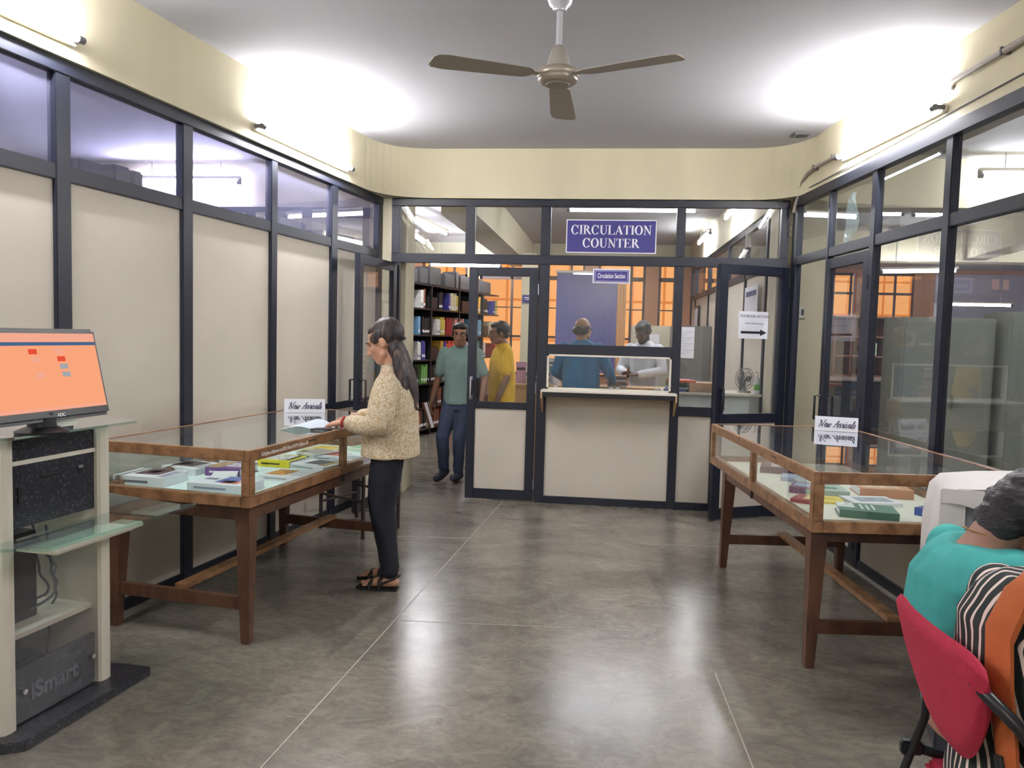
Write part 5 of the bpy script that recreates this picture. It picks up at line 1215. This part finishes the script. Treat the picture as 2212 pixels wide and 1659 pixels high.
# ---------------------------------------------------------------- generic standing man
def man(label, x, y, deg, H, skin, shirt, trousers, arms, legs, HMx, hairp, kind='tee', hem=.80, voxel=.009, neckz=None, beard=False, shirtname='t_shirt', hands=True, lips=(140, 90, 84), **kw):
    P = facing(x, y, deg); s = H / 1.70
    t = thing('person', label, 'person', (x, y, 0), R(deg))
    sh = 1.40 * s
    la, ra = arms; ll, rl = legs
    body = tprims(HEADP, HMx) + [('ch', ((tuple(HMx @ V((0, -.015, -.06))), .052 * s), ((0, -.01, sh + .03), .056 * s), ((0, -.01, sh - .1), .08))),
        ('l', [(0, 0, .86 * s, .15 * s, .10 * s), (0, 0, 1.05 * s, .13 * s, .09 * s), (0, 0, 1.25 * s, .16 * s, .10 * s), (0, 0, sh - .04, .15 * s, .08 * s)]),
        ('ch', tuple((p, r) for p, r in zip(la, (.050 * s, .038 * s, .028 * s)))), ('ch', tuple((p, r) for p, r in zip(ra, (.050 * s, .038 * s, .028 * s)))),
        ('ch', tuple((p, r) for p, r in zip(ll, (.085 * s, .055 * s, .038 * s)))), ('ch', tuple((p, r) for p, r in zip(rl, (.085 * s, .055 * s, .038 * s))))]
    if hands:
        for a, sd in ((la, -1), (ra, 1)):
            d = V(a[2]) - V(a[1]); n = V((-sd, .1, 0)) if abs(d.normalized().z) > .6 else V((0, 0, 1 if kw.get('palm_up') else -1))
            body += hand(a[2], d, n, 1.0 * s, .3, -sd)
    blob('body', P, body, skin, t, voxel * .8, 2)
    face(P, HMx, t, lips, True, kw.get('glasses', False), kw.get('closed', False))
    def mid(a, c, k): return tuple(V(a).lerp(V(c), k))
    if kind == 'tee':
        sl = [((la[0], .062 * s), (mid(la[0], la[1], .72), .060 * s)), ((ra[0], .062 * s), (mid(ra[0], ra[1], .72), .060 * s))]
    else:
        sl = [((la[0], .064 * s), (la[1], .056 * s), (mid(la[1], la[2], .92), .044 * s)), ((ra[0], .064 * s), (ra[1], .056 * s), (mid(ra[1], ra[2], .92), .044 * s))]
    wd = kw.get('wd', 1.0)
    tp = [('l', [(0, 0, hem * s, .175 * s * wd, .125 * s * wd), (0, 0, (hem + .08) * s, .172 * s * wd, .122 * s * wd), (0, 0, 1.08 * s, .165 * s * wd, .12 * s * wd), (0, .005, 1.25 * s, .185 * s, .122 * s), (0, 0, 1.35 * s, .18 * s, .10 * s), (0, -.005, 1.41 * s, .12 * s, .075 * s), (0, -.005, 1.445 * s, .068 * s, .062 * s)])] + [('ch', q) for q in sl]
    blob(shirtname, P, tp, shirt, t, voxel, 3, .008, 8, (1, 1, .6), x * 7)
    tr = [('l', [(0, 0, (hem - .06) * s, .155 * s, .11 * s), (0, 0, .92 * s, .155 * s, .112 * s), (0, 0, 1.0 * s, .145 * s, .105 * s)])]
    for q in (ll, rl): tr.append(('ch', ((q[0], .096 * s), (q[1], .070 * s), (mid(q[1], q[2], .93), .058 * s))))
    blob('trousers', P, tr, trousers, t, voxel, 3, .007, 10, (1, 1, .7), x)
    if hairp: blob('hair', P, tprims(hairp, HMx), HAIR, t, .006, 1, .004, 34)
    if beard: blob('beard', P, tprims([('e', (0, .062, -.092), (.036, .038, .024)), ('c', (.056, .02, -.05), .020, (.03, .065, -.09), .018), ('c', (-.056, .02, -.05), .020, (-.03, .065, -.09), .018), ('c', (-.02, .098, -.053), .006, (.02, .098, -.053), .006)], HMx), HAIR, t, .005, 1, .003, 60)
    for q, sd in ((ll, 1), (rl, -1)):
        f = V(q[2]); dd = kw.get('foot', {}).get(sd, (0, .15, -.03))
        toe = f + V(dd); tb = f + V((0, -.03, -.03))
        blob('shoe', P, [('ch', ((tuple(tb), .045), (tuple(f.lerp(toe, .5) + V((0, 0, -.025))), .042), (tuple(toe), .036)))], mat('dark_shoe', (46, 50, 62), .7), t, .007, 2)
    return t, P
SHORT = [('e', (0, -.030, .036), (.082, .096, .090)), ('e', (0, .022, .080), (.068, .064, .034)), ('e', (.066, .0, .012), (.014, .04, .04)), ('e', (-.066, .0, .012), (.014, .04, .04)), ('e', (0, -.07, -.02), (.066, .04, .05))]
JEANS = mat('blue_jeans', (56, 68, 92), .8, var=.15, scale=10)
TEAL = mat('teal_grey_tee', (122, 146, 140), .85, var=.06, scale=30)
# walking man in the doorway
H1 = 1.56; 
HM1 = headM((0.0, .03, 1.445), 12, -4, 0, .98)
t, P = man('young man in grey green T-shirt and jeans with glasses, walking through the open doorway', -1.33, 7.38, 172, 1.58, SKINM, TEAL, JEANS,
    (((-.165, 0, 1.27), (-.24, -.03, 1.02), (-.23, .03, .82)), ((.165, 0, 1.27), (.24, -.02, 1.00), (.27, .04, .80))),
    (((-.075, 0, .80), (-.02, .06, .44), (.02, -.06, .085)), ((.08, 0, .80), (.12, .14, .46), (.14, .02, .13))),
    HM1, SHORT, hem=.83, glasses=True, foot={1: (0, .15, -.03), -1: (.03, .13, -.08)})
t = thing('book', 'brown covered book held low by the walking man in the doorway', 'book', (-1.62, 7.33, .62))
Mk = Matrix.Translation((-1.605, 7.30, .60)) @ Matrix.Rotation(R(-18), 4, 'Y') @ Matrix.Rotation(R(20), 4, 'Z')
MB(Mk).box(-.018, .018, -.09, .09, -.06, .19, mat('cover_brown', (150, 88, 72), .5)).build('cover', t, .002)
MB(Mk).box(-.014, .014, -.092, .088, -.062, .186, PAPER).build('pages', t)
# man in yellow behind the closed leaf
YEL = mat('yellow_tee', (230, 182, 36), .8, var=.06, scale=12)
HM2 = headM((.0, .045, 1.475), -2, -6, 0, .98)
man('young man in bright yellow T-shirt seen through the closed door glass', -.98, 7.85, 116, 1.61, SKINM, YEL, JEANS,
    (((-.155, 0, 1.27), (-.20, .02, 1.02), (-.17, .10, .80)), ((.155, 0, 1.27), (.20, .02, 1.02), (.2, .06, .80))),
    (((-.08, 0, .82), (-.09, .03, .45), (-.09, -.02, .085)), ((.08, 0, .82), (.09, .05, .45), (.09, 0, .085))), HM2, SHORT, hem=.72, wd=1.14)
# balding man in blue, back to the camera
BLU = mat('blue_kurta', (40, 110, 156), .8, var=.08, scale=9)
HM3 = headM((.0, .03, 1.53), -24, -6, 0, 1.0)
man('balding man in a blue shirt seen from behind through the serving window', -.17, 7.75, -12, 1.68, SKINM, BLU, mat('dark_trousers', (44, 46, 56), .8),
    (((-.175, 0, 1.34), (-.27, .04, 1.10), (-.20, .25, 1.0)), ((.175, 0, 1.34), (.27, .08, 1.10), (.26, .36, 1.0))),
    (((-.09, 0, .86), (-.1, .03, .47), (-.1, -.02, .085)), ((.09, 0, .86), (.1, .03, .47), (.1, -.02, .085))), HM3,
    [('e', (0, -.045, -.015), (.082, .078, .055)), ('e', (.07, -.01, .005), (.014, .05, .035)), ('e', (-.07, -.01, .005), (.014, .05, .035))], kind='long', hem=.74, shirtname='shirt', wd=1.15, glasses=True)
# man in white looking down at his hands
WHT = mat('white_kurta', (214, 218, 226), .75, var=.03, scale=14)
HM4 = headM((.0, .055, 1.525), -6, -30, 0, 1.0)
man('bearded man in a white kurta looking down at his hands behind the desk', .51, 8.78, 152, 1.68, SKIND, WHT, mat('white_pyjama', (206, 208, 214), .8),
    (((-.175, 0, 1.34), (-.25, .06, 1.10), (-.06, .27, 1.06)), ((.175, 0, 1.34), (.25, .08, 1.10), (.10, .29, 1.07))),
    (((-.09, 0, .86), (-.1, .03, .47), (-.1, -.02, .085)), ((.09, 0, .86), (.1, .03, .47), (.1, -.02, .085))), HM4, SHORT, kind='long', hem=.60, shirtname='kurta', beard=True, lips=(84, 52, 48), palm_up=True, glasses=False, closed=True)

# ================================================================ RIGHT FOREGROUND
# draped machine
t = thing('draped_machine', 'boxy grey machine draped with a white cloth, in front of the right display case', 'machine', (1.46, 2.95, 0))
DM_ = Matrix.Translation((1.46, 2.93, 0)) @ Matrix.Rotation(R(-14), 4, 'Z')
GRY = mat('machine_grey', (142, 144, 150), .6, var=.04, scale=3)
MB(DM_).box(-.20, .27, -.18, .17, .40, .955, GRY).build('body', t, .03)
MB(DM_).box(-.19, .26, -.15, .15, .0, .40, mat('machine_dark', (62, 64, 74), .5)).build('base', t, .01)
CL_ = mat('white_cloth', (216, 212, 206), .85, var=.03, scale=6)
b = MB(DM_)
rings = []
prof = [(-.235, .40), (-.228, .60), (-.222, .80), (-.205, .925), (-.17, .962), (-.05, .975), (.10, .985), (.20, .972), (.262, .94), (.29, .8), (.292, .55)]
for k, (x, z) in enumerate(prof):
    w0, w1 = (-.190, .185)
    n = 9; top_ = []; bot = []
    for i in range(n):
        y = w0 + (w1 - w0) * i / (n - 1); wv = .005 * math.sin(y * 40 + k * 1.1)
        if 3 <= k <= 8: top_.append((x, y, z + wv)); bot.append((x, y, z + wv - .004))
        else:
            sg = -1 if k < 3 else 1
            top_.append((x + wv, y, z)); bot.append((x + wv - sg * .004, y, z))
    rings.append(top_ + bot[::-1])
b.loft(rings, CL_); b.build('cloth', t, 0, True)
b = MB(DM_)                                              # cloth edge folded over the near face
rings = []
for z in (.42, .6, .78, .90, .955):
    xs2 = [-.224, -.20, -.17, -.145]; rings.append([(x, -.192 - .004 * math.sin(z * 30 + x * 60), z) for x in xs2] + [(x, -.184, z) for x in xs2[::-1]])
b.loft(rings, CL_); b.build('cloth_fold', t, 0, True)
b = MB(DM_)
rings = []
for x in [-.22 + .052 * k for k in range(10)]:
    zz = .90 + .012 * math.sin(x * 25); rings.append([(x, -.196, zz), (x, -.197, .96), (x, -.189, .96), (x, -.188, zz)])
b.loft(rings, CL_); b.build('cloth_fold', t, 0, True)

# teal clad woman, sitting, facing right
P = facing(1.045, 2.13, -84)
t = thing('person', 'seated woman in a teal top with black hair tied low and thin gold necklace', 'person', (1.045, 2.13, 0), R(-84))
HMs = headM((.02, .095, 1.005), -6, -34, 0, .98)
body = tprims(HEADP, HMs) + [('ch', ((tuple(HMs @ V((0, -.03, -.05))), .052), ((0.01, .0, .955), .060), ((0, -.03, .86), .09))),
    ('l', [(0, .0, .42, .17, .12), (0, -.02, .6, .14, .10), (0, -.03, .8, .16, .10), (0, -.02, .90, .13, .08)]),
    ('ch', (((-.16, -.02, .885), .05), ((-.21, .08, .66), .038), ((-.14, .28, .66), .028))), ('ch', (((.16, -.02, .885), .05), ((.21, .08, .66), .038), ((.14, .28, .66), .028))),
    ('ch', (((-.09, .0, .46), .085), ((-.1, .40, .46), .06), ((-.1, .40, .08), .04), ((-.1, .50, .04), .035))), ('ch', (((.09, .0, .46), .085), ((.1, .40, .46), .06), ((.1, .40, .08), .04), ((.1, .50, .04), .035)))]
body += hand((-.14, .29, .66), (.2, 1, 0), (0, 0, -1), .95, .3, -1) + hand((.14, .29, .66), (-.2, 1, 0), (0, 0, -1), .95, .3, 1)
blob('body', P, body, mat('skin_warm', (156, 112, 92), .5, var=.03), t, .0065, 2)
face(P, HMs, t)
TL = mat('teal_cotton', (62, 160, 154), .85, var=.07, scale=24, bump=.15, bscale=200)
blob('kurti', P, [('l', [(0, .03, .40, .18, .12), (0, .01, .50, .18, .13), (0, -.02, .6, .18, .135), (0, -.05, .74, .185, .14), (0, -.045, .84, .195, .13), (0, -.03, .90, .17, .105), (0, -.022, .935, .12, .075)]),
     ('ch', (((-.16, -.02, .885), .064), ((-.20, .05, .74), .062))), ('ch', (((.16, -.02, .885), .064), ((.20, .05, .74), .062)))], TL, t, .007, 3, .007, 9, (1, 1, .6), 4)
blob('salwar', P, [('ch', (((-.09, .0, .47), .10), ((-.1, .38, .47), .085), ((-.1, .40, .14), .06))), ('ch', (((.09, .0, .47), .10), ((.1, .38, .47), .085), ((.1, .40, .14), .06)))], TL, t, .009, 3, .006, 9)
hair = tprims([('e', (0, -.025, .035), (.085, .10, .094)), ('e', (0, .035, .075), (.074, .066, .040)), ('e', (.06, .01, -.005), (.028, .06, .06)), ('e', (-.06, .01, -.005), (.028, .06, .06)), ('e', (0, -.070, -.050), (.080, .056, .062)), ('e', (0, -.055, .0), (.090, .078, .08)), ('e', (-.03, -.03, -.085), (.05, .05, .03))], HMs)
blob('hair', P, hair, mat('black_hair_soft', (30, 27, 32), .45, var=.4, scale=26, stretch=(1, 1, 6), bump=.6, bscale=70), t, .006, 2, .006, 22, (1, 1, 2.5))
GD = mat('gold', (214, 170, 90), .3, metal=1)
MB(P).tube([(-.062, .03, .952), (-.058, -.03, .964), (-.02, -.066, .974), (.02, -.068, .974), (.058, -.03, .966), (.062, .03, .952)], .0018, GD, 6).build('necklace', t, 0, True)

# striped person, mostly outside the frame
P = facing(.935, 1.68, -86)
t = thing('person', 'seated person in black and white striped dress with rust orange scarf, on the red chair', 'person', (.925, 1.69, 0), R(-86))
STP = stripe_mat('striped_fabric', (22, 34, 32), (226, 208, 196), (R(20), R(8), R(28)), 11, .80, .8, 3.0)
HMt = headM((.04, .19, 1.13), 10, -12, 0, .98)
body = tprims(HEADP, HMt) + [('ch', ((tuple(HMt @ V((0, -.02, -.06))), .05), ((0, .02, .98), .054), ((0, -.01, .88), .085))),
    ('l', [(0, .0, .44, .17, .12), (0, 0, .6, .14, .10), (0, -.01, .82, .16, .10), (0, -.01, .90, .13, .08)]),
    ('ch', (((-.165, .0, .895), .05), ((-.21, .06, .70), .038), ((-.15, .26, .70), .028))), ('ch', (((.165, .0, .895), .05), ((.21, .06, .70), .038), ((.15, .26, .70), .028))),
    ('ch', (((-.09, .0, .50), .085), ((-.1, .40, .50), .06), ((-.1, .40, .08), .04), ((-.1, .50, .04), .035))), ('ch', (((.09, .0, .50), .085), ((.1, .40, .50), .06), ((.1, .40, .08), .04), ((.1, .50, .04), .035)))]
body += hand((-.15, .27, .70), (.2, 1, 0), (0, 0, -1), .95, .3, -1) + hand((.15, .27, .70), (-.2, 1, 0), (0, 0, -1), .95, .3, 1)
blob('body', P, body, SKINM, t, .007, 2)
face(P, HMt, t)
blob('hair', P, tprims([('e', (0, -.03, .035), (.088, .105, .098)), ('e', (0, .035, .08), (.072, .062, .036)), ('e', (0, -.09, -.07), (.06, .05, .1))], HMt), HAIR, t, .007, 2, .004, 24)
blob('dress', P, [('l', [(0, .02, .34, .22, .16), (0, .01, .48, .21, .15), (0, .0, .62, .18, .13), (0, -.005, .78, .185, .135), (0, -.008, .87, .19, .125), (0, -.0, .93, .165, .10), (0, .01, .972, .10, .07)]),
     ('ch', (((-.165, .0, .90), .064), ((-.21, .02, .78), .064))), ('ch', (((.165, .0, .90), .064), ((.21, .02, .78), .064)))], STP, t, .0075, 3, .008, 8, (1, 1, .6), 9)
blob('trousers', P, [('ch', (((-.09, .0, .50), .10), ((-.1, .38, .50), .085), ((-.1, .40, .14), .06))), ('ch', (((.09, .0, .50), .10), ((.1, .38, .50), .085), ((.1, .40, .14), .06)))], mat('black_cotton', (30, 34, 36), .8), t, .009, 3, .006, 9)
RU = mat('rust_cloth', (176, 92, 44), .85, var=.08, scale=18, bump=.15, bscale=160)
ring_ = []
for x, y, z, w_ in ((.07, .12, .92, .035), (.07, .04, 1.002, .035), (.068, -.05, 1.012, .036), (.066, -.10, .965, .038), (.075, -.136, .89, .042), (.095, -.142, .80, .044), (.12, -.138, .70, .038), (.13, -.13, .60, .03)):
    ring_.append([(x - w_, y, z), (x - w_ * .4, y - .008, z + .006), (x + w_ * .4, y - .006, z + .004), (x + w_, y, z), (x + w_, y + .008, z - .012), (x - w_, y + .008, z - .012)])
b = MB(P); b.loft(ring_, RU); b.build('scarf', t, 0, True)

# red chair
CHT = facing(.725, 1.715, -90)
t = thing('folding_chair', 'red fabric chair with black frame in the bottom right corner', 'chair', (.97, 1.715, 0), R(-90))
RED = mat('crimson_fabric', (176, 38, 66), .8, var=.07, scale=20, bump=.2, bscale=180)
vs = []; fs = []; NXc, NZc = 26, 16; HW = .212
for o_ in (0, 1):
    for j in range(NZc + 1):
        for i in range(NXc + 1):
            x = -HW + 2 * HW * i / NXc; q = abs(x) / HW
            zt_ = .868 - .05 * max(0, (q - .72) / .28) ** 2; zb_ = .585 + .235 * q ** 2.6
            z = zb_ + (zt_ - zb_) * j / NZc
            e = min(1, min(i, NXc - i) / 2, min(j, NZc - j) / 2) ** .5
            y = .26 * (.868 - z) + .5 * x * x - .01 + (.014 * e if o_ else -.014 * e)
            vs.append((x, y, z))
W_ = NXc + 1; K = W_ * (NZc + 1)
for j in range(NZc):
    for i in range(NXc):
        a = j * W_ + i; fs.append((a, a + 1, a + W_ + 1, a + W_)); fs.append((K + a, K + a + W_, K + a + W_ + 1, K + a + 1))
for i in range(NXc): fs.append((i, i + 1, K + i + 1, K + i)); a = NZc * W_ + i; fs.append((a, a + 1, K + a + 1, K + a))
for j in range(NZc): a = j * W_; fs.append((a, a + W_, K + a + W_, K + a)); a += NXc; fs.append((a, a + W_, K + a + W_, K + a))
b = MB(CHT); b.add(vs, fs, RED); b.build('backrest', t, 0, True)
MB(CHT).box(-.20, .20, .09, .50, .425, .462, RED).build('seat', t, .015, True)
for s_ in (-1, 1):
    MB(CHT).tube([(s_ * .215, -.10, .0), (s_ * .205, .045, .40), (s_ * .19, .085, .56), (s_ * .165, .075, .66)], .010, BLACKM, 10).build('leg', t, 0, True)
    MB(CHT).tube([(s_ * .205, .44, .0), (s_ * .205, .38, .40), (s_ * .205, .09, .47)], .012, BLACKM, 10).build('leg', t, 0, True)
    MB(CHT).box(s_ * .208 - .010, s_ * .208 + .010, .04, .09, .455, .49, BLACKM).build('bracket', t, .004)
MB(CHT).tube([(-.205, .18, .28), (.205, .18, .28)], .009, BLACKM, 8).build('crossbar', t, 0, True)
MB(CHT).tube([(.165, .02, .80), (.205, .035, .785), (.235, .07, .75), (.24, .12, .68)], .013, BLACKP, 10).build('side_bracket', t, 0, True)
